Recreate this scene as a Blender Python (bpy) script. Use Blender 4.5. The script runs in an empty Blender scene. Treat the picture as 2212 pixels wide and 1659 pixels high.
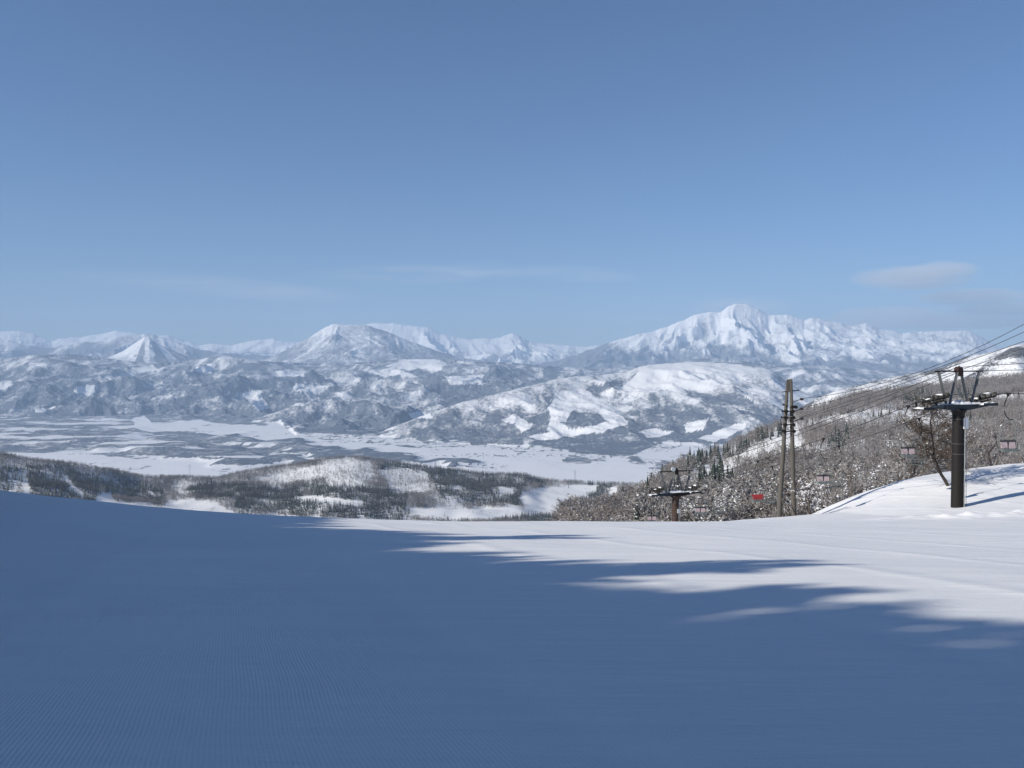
import bpy, math, random
import numpy as np
from mathutils import Vector, Matrix

random.seed(7)
RNG = np.random.default_rng(11)
scene = bpy.context.scene
COL = scene.collection

# ------------------------------------------------------------------ camera
F_PX, CX, CY = 1840.0, 1106.0, 829.5          # focal length and centre of the picture (2212 x 1659)
PITCH = math.radians(1.38)
CP, SP, TP = math.cos(PITCH), math.sin(PITCH), math.tan(PITCH)

def zr(v):
    """slope z/Y of the line of sight through picture row v"""
    e = (CY - np.asarray(v, float)) / F_PX
    return (e - TP) / (1 + e * TP)
def sx(u, v):
    return (np.asarray(u, float) - CX) / F_PX * (CP - zr(v) * SP)
def at(u, v, Y):
    return Vector((float(sx(u, v)) * Y, Y, float(zr(v)) * Y))
def proj(X, Y, Z):
    d = Y * CP - Z * SP
    return CX + F_PX * X / d, CY - F_PX * (Y * SP + Z * CP) / d

cam = bpy.data.cameras.new('camera')
cam.sensor_width = 36.0
cam.lens = 36.0 * F_PX / 2212.0
cam.clip_start, cam.clip_end = 0.1, 200000
co = bpy.data.objects.new('camera', cam)
co.rotation_euler = (math.pi / 2 - PITCH, 0, 0)
COL.objects.link(co)
scene.camera = co

# ------------------------------------------------------------------ noise
def _h(ix, iy, seed):
    n = (ix.astype(np.int64) * 374761393 + iy.astype(np.int64) * 668265263 + seed * 974634721) & 0xffffffff
    n = ((n ^ (n >> 13)) * 1274126177) & 0xffffffff
    n = ((n ^ (n >> 16)) * 2246822519) & 0xffffffff
    return (n ^ (n >> 15)) & 0xffff
def pnoise(x, y, seed=0):
    x, y = np.broadcast_arrays(np.asarray(x, float), np.asarray(y, float))
    ix, iy = np.floor(x), np.floor(y)
    fx, fy = x - ix, y - iy
    def g(dx, dy):
        a = _h(ix + dx, iy + dy, seed) * (2 * math.pi / 65536)
        return np.cos(a) * (fx - dx) + np.sin(a) * (fy - dy)
    u = fx * fx * fx * (fx * (fx * 6 - 15) + 10)
    v = fy * fy * fy * (fy * (fy * 6 - 15) + 10)
    a = g(0, 0) * (1 - u) + g(1, 0) * u
    b = g(0, 1) * (1 - u) + g(1, 1) * u
    return (a * (1 - v) + b * v) * 1.45
def fbm(x, y, octs=5, seed=0, gain=.5):
    t, a = 0, 1.0
    for k in range(octs):
        t = t + a * pnoise(x * 2 ** k + 13.7 * k, y * 2 ** k - 7.1 * k, seed + k)
        a *= gain
    return t
def ridged(x, y, octs=6, seed=0, gain=.52):
    t, a, w, nrm = 0, 1.0, 1.0, 0
    for k in range(octs):
        n = 1 - np.abs(pnoise(x * 2.03 ** k + 5.3 * k, y * 2.03 ** k + 9.1 * k, seed + k)) * 1.6
        n = np.clip(n, 0, 1) ** 2
        t = t + a * n * w
        nrm += a
        w = np.clip(n * 1.6, 0, 1)
        a *= gain
    return t / nrm
def sstep(a, b, x):
    t = np.clip((np.asarray(x, float) - a) / (b - a), 0, 1)
    return t * t * (3 - 2 * t)
def inpoly(u, v, poly):
    u, v = np.asarray(u), np.asarray(v)
    r = np.zeros(u.shape, bool)
    n = len(poly)
    for i in range(n):
        x0, y0 = poly[i]; x1, y1 = poly[(i + 1) % n]
        if y0 == y1: continue
        c = ((y0 > v) != (y1 > v)) & (u < (x1 - x0) * (v - y0) / (y1 - y0) + x0)
        r ^= c
    return r

# ------------------------------------------------------------------ mesh helpers
def tag(o, label=None, cat=None, group=None, kind=None):
    if label: o['label'] = label
    if cat: o['category'] = cat
    if group: o['group'] = group
    if kind: o['kind'] = kind
    return o
def raw_mesh(name, V, faces, mats, midx=None, smooth=False):
    V = np.ascontiguousarray(V, np.float32).reshape(-1, 3)
    faces = np.ascontiguousarray(faces, np.int32)
    nf, k = faces.shape
    me = bpy.data.meshes.new(name)
    me.vertices.add(len(V)); me.vertices.foreach_set('co', V.ravel())
    me.loops.add(nf * k); me.loops.foreach_set('vertex_index', faces.ravel())
    me.polygons.add(nf)
    me.polygons.foreach_set('loop_start', np.arange(0, nf * k, k, dtype=np.int32))
    for m in mats: me.materials.append(m)
    if midx is not None: me.polygons.foreach_set('material_index', np.ascontiguousarray(midx, np.int32))
    me.polygons.foreach_set('use_smooth', np.full(nf, bool(smooth)))
    me.update(calc_edges=True)
    me.validate()
    return me
def link(name, me, parent=None, loc=None):
    o = bpy.data.objects.new(name, me)
    if loc is not None: o.location = loc
    COL.objects.link(o)
    if parent is not None: o.parent = parent
    return o
def empty(name, loc, rz=0.0):
    o = bpy.data.objects.new(name, None)
    o.location = loc; o.rotation_euler = (0, 0, rz); o.empty_display_size = .2
    COL.objects.link(o)
    return o
class MB:
    """a bag of triangles"""
    def __init__(s): s.V, s.F, s.M, s.n = [], [], [], 0
    def add(s, V, F, m=0):
        V = np.asarray(V, float).reshape(-1, 3); F = np.asarray(F, int)
        if F.shape[1] == 4: F = np.vstack([F[:, [0, 1, 2]], F[:, [0, 2, 3]]])
        s.V.append(V); s.F.append(F + s.n); s.M.append(np.full(len(F), m)); s.n += len(V)
    def box(s, c, d, m=0, R=None):
        x, y, z = np.array(d) / 2
        V = np.array([[i, j, k] for i in (-x, x) for j in (-y, y) for k in (-z, z)], float)
        if R is not None: V = V @ np.array(R.to_3x3()).T
        F = [[0, 1, 3, 2], [4, 6, 7, 5], [0, 4, 5, 1], [2, 3, 7, 6], [0, 2, 6, 4], [1, 5, 7, 3]]
        s.add(V + np.array(c), F, m)
    def tube(s, P, r, n=6, m=0, cap=True):
        P = np.asarray(P, float); r = np.broadcast_to(np.asarray(r, float), (len(P),))
        T = np.gradient(P, axis=0); T /= np.linalg.norm(T, axis=1, keepdims=True) + 1e-12
        ref = np.array([0, 0, 1.]) if abs(T[:, 2]).mean() < .8 else np.array([0, 1., 0])
        A = np.cross(T, ref); A /= np.linalg.norm(A, axis=1, keepdims=True) + 1e-12
        B = np.cross(T, A)
        th = np.arange(n) * 2 * math.pi / n
        V = P[:, None] + r[:, None, None] * (A[:, None] * np.cos(th)[None, :, None] + B[:, None] * np.sin(th)[None, :, None])
        F = []
        for i in range(len(P) - 1):
            for j in range(n):
                k = (j + 1) % n
                F.append([i * n + j, i * n + k, (i + 1) * n + k, (i + 1) * n + j])
        V = V.reshape(-1, 3)
        F = np.array(F); F = np.vstack([F[:, [0, 1, 2]], F[:, [0, 2, 3]]])
        if cap:
            F = np.vstack([F] + [[[0, j + 1, j]] for j in range(1, n - 1)] +
                          [[[(len(P) - 1) * n, (len(P) - 1) * n + j, (len(P) - 1) * n + j + 1]] for j in range(1, n - 1)])
        s.add(V, F, m)
    def arrays(s):
        return np.vstack(s.V), np.vstack(s.F), np.concatenate(s.M)
    def build(s, name, mats, parent=None, smooth=False, loc=None):
        V, F, M = s.arrays()
        if not isinstance(mats, (list, tuple)): mats = [mats]
        return link(name, raw_mesh(name, V, F, mats, M, smooth), parent, loc)

# ------------------------------------------------------------------ materials
def mat(name):
    m = bpy.data.materials.new(name); m.use_nodes = True
    nt = m.node_tree
    return m, nt, nt.nodes['Principled BSDF']
def N(nt, t, **kw):
    n = nt.nodes.new(t)
    for k, v in kw.items():
        if k in n.inputs.keys(): n.inputs[k].default_value = v
        else: setattr(n, k, v)
    return n
def noise_node(nt, scale, detail=4, rough=.55, vec=None):
    n = N(nt, 'ShaderNodeTexNoise', Scale=scale, Detail=detail, Roughness=rough)
    if vec is not None: nt.links.new(vec, n.inputs['Vector'])
    return n
def ramp(nt, src, a, b):
    r = N(nt, 'ShaderNodeMapRange'); r.interpolation_type = 'SMOOTHSTEP'
    r.inputs['From Min'].default_value = a; r.inputs['From Max'].default_value = b
    nt.links.new(src, r.inputs['Value'])
    return r.outputs['Result']
def mixc(nt, fac, a, b):
    n = N(nt, 'ShaderNodeMix', data_type='RGBA')
    for sock, x in ((n.inputs[0], fac), (n.inputs[6], a), (n.inputs[7], b)):
        if isinstance(x, (int, float)): sock.default_value = x
        elif isinstance(x, tuple): sock.default_value = (*x, 1)
        else: nt.links.new(x, sock)
    return n.outputs[2]
def math_n(nt, op, a, b=None, c=None):
    n = N(nt, 'ShaderNodeMath', operation=op)
    for i, x in enumerate((a, b, c)):
        if x is None: continue
        if isinstance(x, (int, float)): n.inputs[i].default_value = x
        else: nt.links.new(x, n.inputs[i])
    return n.outputs[0]

SNOW = (.80, .80, .80)
def simple(name, col, rough=.6, metal=0.0, var=.25, scale=8):
    m, nt, b = mat(name)
    tc = N(nt, 'ShaderNodeTexCoord')
    n = noise_node(nt, scale, 5, .6, tc.outputs['Object'])
    c0 = tuple(x * (1 - var) for x in col); c1 = tuple(min(1, x * (1 + var)) for x in col)
    nt.links.new(mixc(nt, n.outputs['Fac'], c0, c1), b.inputs['Base Color'])
    b.inputs['Roughness'].default_value = rough
    b.inputs['Metallic'].default_value = metal
    return m

def land_material(name, tree_scale, forest_a, forest_b, bump, dist_bump, contrast=.35, speck=1.25, snow=SNOW):
    """snow cover and woodland mixed by the 'veg' attribute, broken up at the size of single trees"""
    m, nt, b = mat(name)
    geo = N(nt, 'ShaderNodeNewGeometry')
    at_ = N(nt, 'ShaderNodeAttribute', attribute_name='veg')
    pos = geo.outputs['Position']
    n1 = noise_node(nt, tree_scale, 3, .65, pos)
    n2 = noise_node(nt, tree_scale * .22, 4, .6, pos)
    s = math_n(nt, 'ADD', math_n(nt, 'MULTIPLY', n1.outputs['Fac'], speck), math_n(nt, 'SUBTRACT', math_n(nt, 'MULTIPLY', n2.outputs['Fac'], .75), .5 * (speck + .75) - .5))
    # veg 0 -> never, veg 1 -> always
    thr = math_n(nt, 'SUBTRACT', .86, math_n(nt, 'MULTIPLY', at_.outputs['Fac'], .72))
    d = math_n(nt, 'SUBTRACT', s, thr)
    f = ramp(nt, d, -contrast * .25, contrast * .25)
    fc = mixc(nt, n2.outputs['Fac'], forest_a, forest_b)
    n3 = noise_node(nt, tree_scale * .05, 4, .6, pos)
    sn = mixc(nt, n3.outputs['Fac'], tuple(x * .94 for x in snow), snow)
    nt.links.new(mixc(nt, f, sn, fc), b.inputs['Base Color'])
    b.inputs['Roughness'].default_value = .85
    b.inputs['Specular IOR Level'].default_value = .2
    bp = N(nt, 'ShaderNodeBump', Strength=bump, Distance=dist_bump)
    nt.links.new(math_n(nt, 'ADD', math_n(nt, 'MULTIPLY', f, n1.outputs['Fac']), math_n(nt, 'MULTIPLY', n2.outputs['Fac'], .4)), bp.inputs['Height'])
    nt.links.new(bp.outputs['Normal'], b.inputs['Normal'])
    return m

# ------------------------------------------------------------------ sun, sky, haze
SUN_EL = math.radians(28)
SUN_DIR = Vector((-.93, -.37, 0)).normalized()
SUN_VEC = Vector((SUN_DIR.x * math.cos(SUN_EL), SUN_DIR.y * math.cos(SUN_EL), math.sin(SUN_EL)))
sl = bpy.data.lights.new('sun', 'SUN'); sl.energy = 5.0; sl.angle = math.radians(.6); sl.color = (1, .94, .84)
so = bpy.data.objects.new('sun', sl); so.rotation_euler = SUN_VEC.to_track_quat('Z', 'Y').to_euler(); COL.objects.link(so)

w = bpy.data.worlds.new('World'); scene.world = w; w.use_nodes = True
nt = w.node_tree
bg = nt.nodes['Background']
sky = nt.nodes.new('ShaderNodeTexSky'); sky.sky_type = 'NISHITA'; sky.sun_disc = False
sky.sun_elevation = SUN_EL
sky.sun_rotation = math.atan2(SUN_DIR.x, SUN_DIR.y)
sky.altitude = 900; sky.air_density = 1.0; sky.dust_density = .2; sky.ozone_density = 7.5
bg.inputs['Strength'].default_value = .081
# thin cirrus streaks far out on the sky, by direction
tc = nt.nodes.new('ShaderNodeTexCoord')
sep = nt.nodes.new('ShaderNodeSeparateXYZ'); nt.links.new(tc.outputs['Generated'], sep.inputs[0])
az = math_n(nt, 'ARCTAN2', sep.outputs['X'], sep.outputs['Y'])
el = math_n(nt, 'ARCSINE', sep.outputs['Z'])
comb = nt.nodes.new('ShaderNodeCombineXYZ')
nt.links.new(math_n(nt, 'MULTIPLY', az, 5.0), comb.inputs[0]); nt.links.new(math_n(nt, 'MULTIPLY', el, 34.0), comb.inputs[1])
cn = noise_node(nt, 1.3, 6, .62, comb.outputs[0])
cmask = 0.0
def streak(u, v, ru, rv, amp, tilt=0.0):
    a0 = math.atan(float(sx(u, v))); e0 = math.atan(float(zr(v)) * math.cos(a0))
    da = math_n(nt, 'SUBTRACT', az, a0)
    de = math_n(nt, 'SUBTRACT', math_n(nt, 'SUBTRACT', el, e0), math_n(nt, 'MULTIPLY', da, tilt))
    q = math_n(nt, 'ADD', math_n(nt, 'POWER', math_n(nt, 'ABSOLUTE', math_n(nt, 'DIVIDE', da, ru / F_PX)), 2.0),
               math_n(nt, 'POWER', math_n(nt, 'ABSOLUTE', math_n(nt, 'DIVIDE', de, rv / F_PX)), 2.0))
    return math_n(nt, 'MULTIPLY', ramp(nt, q, 1.0, 0.0), amp)
cl = None
for args in [(480, 620, 330, 26, .30, -.06), (920, 592, 300, 24, .32, .02), (1240, 592, 170, 22, .25, -.05), (1000, 575, 120, 14, .12, .1),
             (1600, 668, 130, 28, .45, 0), (1380, 690, 160, 14, .15, 0), (1850, 700, 330, 34, .30, 0)]:
    k = streak(*args)
    cl = k if cl is None else math_n(nt, 'MAXIMUM', cl, k)
cl = math_n(nt, 'MULTIPLY', cl, ramp(nt, cn.outputs['Fac'], .30, .68))
nt.links.new(mixc(nt, cl, sky.outputs[0], (7.4, 7.6, 8.2)), bg.inputs['Color'])

scene.view_settings.view_transform = 'Standard'
scene.view_settings.look = 'None'
scene.view_settings.exposure = 0.28
scene.view_settings.gamma = 1.0
scene.cycles.max_bounces = 6
scene.cycles.diffuse_bounces = 3
scene.cycles.volume_bounces = 1
scene.cycles.use_denoising = True

HZ = dict(x0=-42000, x1=42000, y0=-4000, y1=31000, z0=-760, z1=1760)
mb = MB()
mb.box(((HZ['x0'] + HZ['x1']) / 2, (HZ['y0'] + HZ['y1']) / 2, (HZ['z0'] + HZ['z1']) / 2),
       (HZ['x1'] - HZ['x0'], HZ['y1'] - HZ['y0'], HZ['z1'] - HZ['z0']))
hm = bpy.data.materials.new('haze_air'); hm.use_nodes = True
hn = hm.node_tree; hn.nodes.remove(hn.nodes['Principled BSDF'])
pv = hn.nodes.new('ShaderNodeVolumePrincipled')
pv.inputs['Color'].default_value = (.48, .655, .90, 1); pv.inputs['Density'].default_value = 4.9e-5
pv.inputs['Anisotropy'].default_value = 0.0
hn.links.new(pv.outputs[0], hn.nodes['Material Output'].inputs['Volume'])
hz = mb.build('haze', hm); tag(hz, 'thin blue winter haze filling the valley air', 'haze', kind='stuff')

# ------------------------------------------------------------------ terrain sheets
class Sheet:
    """a height field over (s = X/Y, Y)"""
    def __init__(self, s, Y):
        self.s, self.Y = np.asarray(s, float), np.asarray(Y, float)
        self.S, self.YY = np.meshgrid(self.s, self.Y)
        self.X = self.S * self.YY
        self.Z = None
    def uv(self): return proj(self.X, self.YY, self.Z)
    def sample(self, X, Y, A=None):
        A = self.Z if A is None else A
        s = X / Y
        i = np.clip(np.interp(s, self.s, np.arange(len(self.s))), 0, len(self.s) - 1.001)
        j = np.clip(np.interp(Y, self.Y, np.arange(len(self.Y))), 0, len(self.Y) - 1.001)
        i0, j0 = i.astype(int), j.astype(int); a, b = i - i0, j - j0
        return (A[j0, i0] * (1 - a) + A[j0, i0 + 1] * a) * (1 - b) + (A[j0 + 1, i0] * (1 - a) + A[j0 + 1, i0 + 1] * a) * b
    def build(self, name, m, veg=None, label=None, cat='terrain'):
        R, C = self.Z.shape
        V = np.stack([self.X, self.YY, self.Z], -1)
        idx = np.arange(R * C).reshape(R, C)
        Fq = np.stack([idx[:-1, :-1], idx[:-1, 1:], idx[1:, 1:], idx[1:, :-1]], -1).reshape(-1, 4)
        me = raw_mesh(name, V, Fq, [m], None, True)
        if veg is not None:
            a = me.attributes.new('veg', 'FLOAT', 'POINT')
            a.data.foreach_set('value', np.ascontiguousarray(veg, np.float32).ravel())
        o = link(name, me)
        tag(o, label, cat, kind='structure')
        return o
def poly_uv(pts, smooth=1):
    """crest polyline in picture coordinates -> functions of s"""
    p = np.array(pts, float)
    return p
def crest_fn(pts, smooth=0):
    p = np.array(pts, float)
    ss = sx(p[:, 0], p[:, 1]); zz = zr(p[:, 1]); yy = p[:, 2] if p.shape[1] > 2 else None
    fine = np.linspace(ss[0], ss[-1], 2400)
    def soft(val):
        a = np.interp(fine, ss, val)
        if not smooth: return a
        k = max(3, int(smooth / F_PX / (fine[1] - fine[0]))); ker = np.hanning(2 * k + 3)[1:-1]; ker /= ker.sum()
        return np.convolve(np.pad(a, k, mode='edge'), ker, 'valid')
    za = soft(zz)
    ya = soft(yy) if yy is not None else None
    return (lambda s: np.interp(s, fine, za)), (lambda s: np.interp(s, fine, ya)) if yy is not None else None

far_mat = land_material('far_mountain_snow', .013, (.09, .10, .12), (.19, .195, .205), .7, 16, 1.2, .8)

def mountain(pts, depth, foot_v, fan_u, lam, carve, p, veg_fn, seed, name, label, ncol=520, nrow=170, back=1800, edge=.02, jag=1.0, gain=.50):
    zc_f, yc_f = crest_fn(pts)
    s0, s1 = float(sx(pts[0][0], pts[0][1])), float(sx(pts[-1][0], pts[-1][1]))
    s = np.linspace(s0, s1, ncol)
    Ym = float(np.mean([q[2] for q in pts]))
    rows = np.concatenate([np.linspace(-1, 0, nrow) ** 1, np.linspace(0, 1, 14)[1:]])
    sh = Sheet(s, np.arange(len(rows)))
    yc = yc_f(s)[None]; zc = zc_f(s)[None] * yc
    jit = jag * 28 * fbm(s[None] * Ym / 420, s[None] * 0 + 3, 5, seed + 50, .6)
    sh.YY = np.where(rows[:, None] < 0, yc + rows[:, None] * depth, yc + rows[:, None] * back)
    sh.X = s[None] * sh.YY
    t = np.clip(-rows, 0, 1)[:, None]
    zf = float(zr(foot_v)) * (yc - depth)
    prof = 1 - (1 - t) ** p
    base = zc - (zc - zf) * prof - np.clip(rows, 0, 1)[:, None] * 500
    Xf = float(sx(fan_u, 700)) * Ym
    D = t * depth
    fan = .5 * depth
    q = (sh.X - Xf) * fan / (fan * .55 + D)
    wx = 420 * fbm(sh.X / 1100, sh.YY / 1100, 4, seed + 9)
    r = ridged((q + wx) / lam, (D + 1.4 * wx) / (lam * 1.9), 7, seed, gain)
    r2 = ridged((q * .8 + sh.YY * .25 + wx) / (lam * .42), (D * .8) / (lam * .8), 5, seed + 20, .55)
    env = sstep(0, .10, t) * (1 - .55 * sstep(.5, 1, t))
    rough = (1 - .45 * sstep(.28, .42, s))[None]
    sh.Z = base - carve * env * (1 - r) * .9 * rough - carve * .50 * env * (1 - r2) * sstep(-.55, .5, fbm(sh.X / 1700, sh.YY / 1500, 3, seed + 60)) * rough
    sh.Z = sh.Z + 26 * carve / 350 * env * fbm(sh.X / 260, sh.YY / 260, 4, seed + 31)
    sh.Z = sh.Z + jit * np.exp(-t * 14)
    es = np.minimum(s - s0, s1 - s)[None]
    sh.Z = sh.Z - 400 * (1 - sstep(0, edge, es)) * 0
    u, v = sh.uv()
    vg = veg_fn(u, v, t, r, r2, sh)
    return sh.build(name, far_mat, np.clip(vg, 0, 1), label, 'mountain'), sh

def veg_alpine(base_v, soft, top=.12, gull=.5):
    def f(u, v, t, r, r2, sh):
        n = fbm(sh.X / 700, sh.YY / 900, 5, 77)
        low = sstep(base_v - soft, base_v + soft, v + n * 22)
        return top + low * .55 + gull * (.42 - r2) * .5 + gull * (.45 - r) * .4 + .22 * n
    return f

# far white ridge behind everything
FAR = [(-160, 720, 27500), (-60, 712, 27500), (0, 716, 27500), (40, 714, 27500), (75, 722, 27500), (110, 736, 27500), (150, 728, 27500), (180, 728, 27500), (215, 722, 27500),
       (250, 714, 27500), (285, 719, 27500), (330, 726, 27500), (365, 723, 27500), (400, 735, 27500), (432, 746, 27500), (470, 742, 27500), (500, 746, 27500),
       (540, 737, 27500), (590, 731, 27500), (628, 739, 27500), (700, 740, 27500), (780, 705, 27500), (800, 699, 27500), (850, 698, 27500), (882, 703, 27500), (908, 706, 27500), (925, 706, 27500),
       (950, 720, 27500), (975, 727, 27500), (1010, 733, 27500), (1050, 731, 27500), (1080, 730, 27500), (1107, 719, 27500), (1122, 724, 27500),
       (1142, 738, 27500), (1180, 742, 27500), (1220, 746, 27500), (1260, 749, 27500), (1290, 747, 27500), (1330, 752, 27500), (1450, 760, 27500)]
mountain(FAR, 6500, 800, 900, 1500, 520, 1.7, veg_alpine(770, 22, .10, .8), 3, 'mountain', 'long white alpine ridge along the far skyline', ncol=900, nrow=190)
# left range, half wooded
LEFT = [(-160, 735, 22000), (-60, 728, 22000), (20, 735, 22000), (60, 748, 22000), (120, 752, 22000), (170, 740, 22000), (225, 738, 22000), (262, 726, 22000), (330, 722, 22000), (385, 738, 22000),
        (420, 752, 22000), (455, 760, 22000), (520, 765, 22000), (600, 772, 22000)]
mountain(LEFT, 5000, 800, 300, 1300, 330, 1.5, veg_alpine(758, 20, .42, .6), 14, 'mountain', 'hazy half wooded mountain range at the left end of the skyline', ncol=460)
def veg_cone(u, v, t, r, r2, sh):
    n = fbm(sh.X / 500, sh.YY / 700, 4, 78)
    band = np.abs(((u - 318) / (v - 722 + 12) + n * .35))
    left = ((u - 318) / (v - 722 + 8))
    piste = (np.abs(left + .95) < .55) | (np.abs(left - .05 + .2 * n) < .22) | (np.abs(left - .85) < .16)
    return np.where(piste, .02, .8) * sstep(731, 741, v + n * 4) + sstep(762, 776, v + 6 * n) * .4
CONE = [(190, 782, 17500), (235, 772, 17500), (268, 757, 17500), (298, 737, 17500), (312, 728, 17500), (322, 728, 17500), (336, 739, 17500), (370, 757, 17500), (410, 771, 17500), (470, 783, 17500)]
mountain(CONE, 1800, 792, 318, 420, 70, 1.25, veg_cone, 23, 'mountain', 'small white cone with ski runs in front of the left range', ncol=260, nrow=110, jag=.3)
def veg_kuro(u, v, t, r, r2, sh):
    n = fbm(sh.X / 600, sh.YY / 900, 5, 79)
    return .42 + .28 * n + .30 * (.4 - r2) + .22 * sstep(735, 770, v) - .35 * sstep(735, 712, v) * sstep(760, 700, u) + .15 * sstep(800, 880, u)
KURO = [(480, 792, 19500), (540, 783, 19500), (590, 770, 19500), (625, 752, 19500), (662, 733, 19500), (700, 708, 19500), (718, 700, 19500), (760, 702, 19500), (798, 703, 19500), (840, 718, 19500),
        (880, 735, 19500), (940, 757, 19500), (1000, 773, 19500), (1060, 782, 19500), (1120, 790, 19500)]
mountain(KURO, 4300, 800, 750, 1000, 120, 1.7, veg_kuro, 31, 'mountain', 'broad flat topped volcano dome left of the middle', ncol=560, jag=.5)
def veg_myoko(u, v, t, r, r2, sh):
    n = fbm(sh.X / 650, sh.YY / 900, 5, 80)
    n2 = fbm(sh.X / 200, sh.YY / 500, 4, 81)
    low = sstep(0, 1, (v - (738 + 24 * n + 12 * n2 + sstep(1500, 1700, u) * 16 - sstep(1450, 1250, u) * 12)) / 36)
    return .16 + .80 * low + .40 * (.45 - r) + .30 * (.4 - r2) + .30 * n2 + .14 * sstep(1480, 1300, u) - .12 * sstep(715, 690, v)
MYO = [(1120, 794, 21500), (1190, 781, 21500), (1235, 769, 21500), (1290, 750, 21500), (1330, 735, 21500), (1380, 722, 21500), (1420, 713, 21500), (1460, 698, 21500), (1482, 690, 21500), (1500, 680, 21500),
       (1530, 674, 21500), (1558, 674, 21500), (1573, 662, 21500), (1588, 657, 21500), (1622, 657, 21500), (1640, 668, 21500), (1660, 682, 21500), (1700, 679, 21500), (1738, 691, 21500),
       (1758, 686, 21500), (1800, 695, 21500), (1840, 705, 21500), (1870, 698, 21500), (1900, 710, 21500), (1950, 719, 21500), (2000, 716, 21500), (2040, 716, 21500), (2075, 713, 21500),
       (2110, 722, 21500), (2150, 745, 21500), (2200, 768, 21500), (2300, 790, 21500), (2420, 800, 21500)]
mountain(MYO, 5200, 806, 1605, 1000, 430, 1.55, veg_myoko, 42, 'mountain', 'tallest snowy peak with steep gullies on the right skyline', ncol=860, nrow=220)

# ---- foothills, hill with ski runs and valley floor: one sheet
s = np.linspace(-.68, .68, 1180)
Yr = np.exp(np.linspace(math.log(3300), math.log(17500), 620))
VAL = Sheet(s, Yr)
BF = [(-200, 778), (0, 776), (60, 768), (150, 764), (230, 774), (330, 786), (430, 776), (480, 768), (540, 778), (620, 783), (700, 786), (800, 782), (870, 776), (960, 776), (1010, 781), (1100, 783), (1200, 792),
      (1290, 797), (1400, 792), (1470, 780), (1520, 774), (1580, 777), (1680, 790), (1780, 790), (1850, 797), (1950, 803), (2100, 800), (2300, 790)]
bz, _ = crest_fn([(a, b, 14000) for a, b in BF])
foot_u = [-200, 0, 300, 600, 640, 720, 900, 1000, 1200, 1400, 1700, 2300]
foot_y = [9300, 9300, 8900, 8500, 7100, 6800, 6400, 6200, 6150, 6300, 6500, 6500]
Sg, YY, XX = VAL.S, VAL.YY, VAL.X
U0 = CX + F_PX * Sg
yf = np.interp(U0, foot_u, foot_y) + 350 * fbm(XX / 900, YY / 900, 4, 5)
ycr = 14000 + 900 * fbm(Sg * 4, Sg * 0, 3, 61)
VZ = -600.0
t = np.clip((YY - yf) / (ycr - yf), 0, 1)
zc = bz(Sg) * ycr
tt = t ** .95
rr = ridged(XX / 2300 + .2 * fbm(XX / 1800, YY / 1800, 3, 8), YY / 2600, 7, 90, .55)
r3 = ridged((XX + .5 * YY) / 800, (YY - .4 * XX) / 1100, 5, 95, .55)
rise = VZ + (zc - VZ) * tt
envl = sstep(0, .16, t) * (1 - .8 * sstep(.8, 1, t))
zB = rise - envl * (260 * (1 - rr) + 90 * (1 - r3) - 120) + envl * 26 * fbm(XX / 300, YY / 300, 4, 33)
over = sstep(0, 1, (YY - ycr) / 2500)
zB = np.where(YY > ycr, zc - over * 350, zB)
zB = np.maximum(zB, VZ + 4 * fbm(XX / 500, YY / 500, 3, 44))
# hill with ski runs (centre right)
CH = [(-300, 990, 7300), (650, 990, 7300), (760, 960, 7300), (840, 925, 7300), (880, 910, 7300), (940, 888, 7300), (1007, 866, 7400), (1091, 846, 7600), (1171, 827, 7800), (1211, 816, 7900), (1291, 811, 8100), (1351, 803, 8250), (1391, 789, 8350), (1451, 784, 8450),
      (1511, 781, 8500), (1580, 785, 8450), (1647, 792, 8350), (1675, 803, 8300), (1697, 824, 8250), (1740, 850, 8100), (1800, 870, 7900), (1900, 905, 7600), (2000, 940, 7300), (2300, 960, 7300)]
cz, cy_ = crest_fn(CH, 28)
ccy = cy_(Sg); ccz = cz(Sg) * ccy; cjit = 7 * fbm(Sg * 60, Sg * 0, 4, 15)
cf = 6150 + 260 * fbm(XX / 700, YY * 0, 3, 25)
ct = (ccy - YY) / (ccy - cf)
crr = ridged((XX * .62 + .78 * (YY - 7000)) / 760 + .2 * fbm(XX / 900, YY / 900, 3, 7), (XX * .78 - .62 * YY) / 2600, 6, 120, .5)
cr2 = ridged((XX * .62 + .78 * YY) / 300, (XX * .78 - .62 * YY) / 900, 5, 130, .5)
ctc = np.clip(ct, 0, 1)
cenv = sstep(0, .22, ctc) * (1 - sstep(.75, 1, ctc))
zC = ccz - (ccz - VZ) * (ctc ** 1.15) - cenv * (135 * (1 - crr) + 45 * (1 - cr2) - 60) + cenv * 12 * fbm(XX / 160, YY / 160, 4, 35)
zC = zC + cjit * np.exp(-ctc * 25)
zC = np.where(ct < 0, ccz + cjit + ct * 900, zC)
zC = np.where(ct > 1, VZ - 30, zC)
VAL.Z = np.maximum(zB, zC)
isC = (zC > zB)
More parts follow.
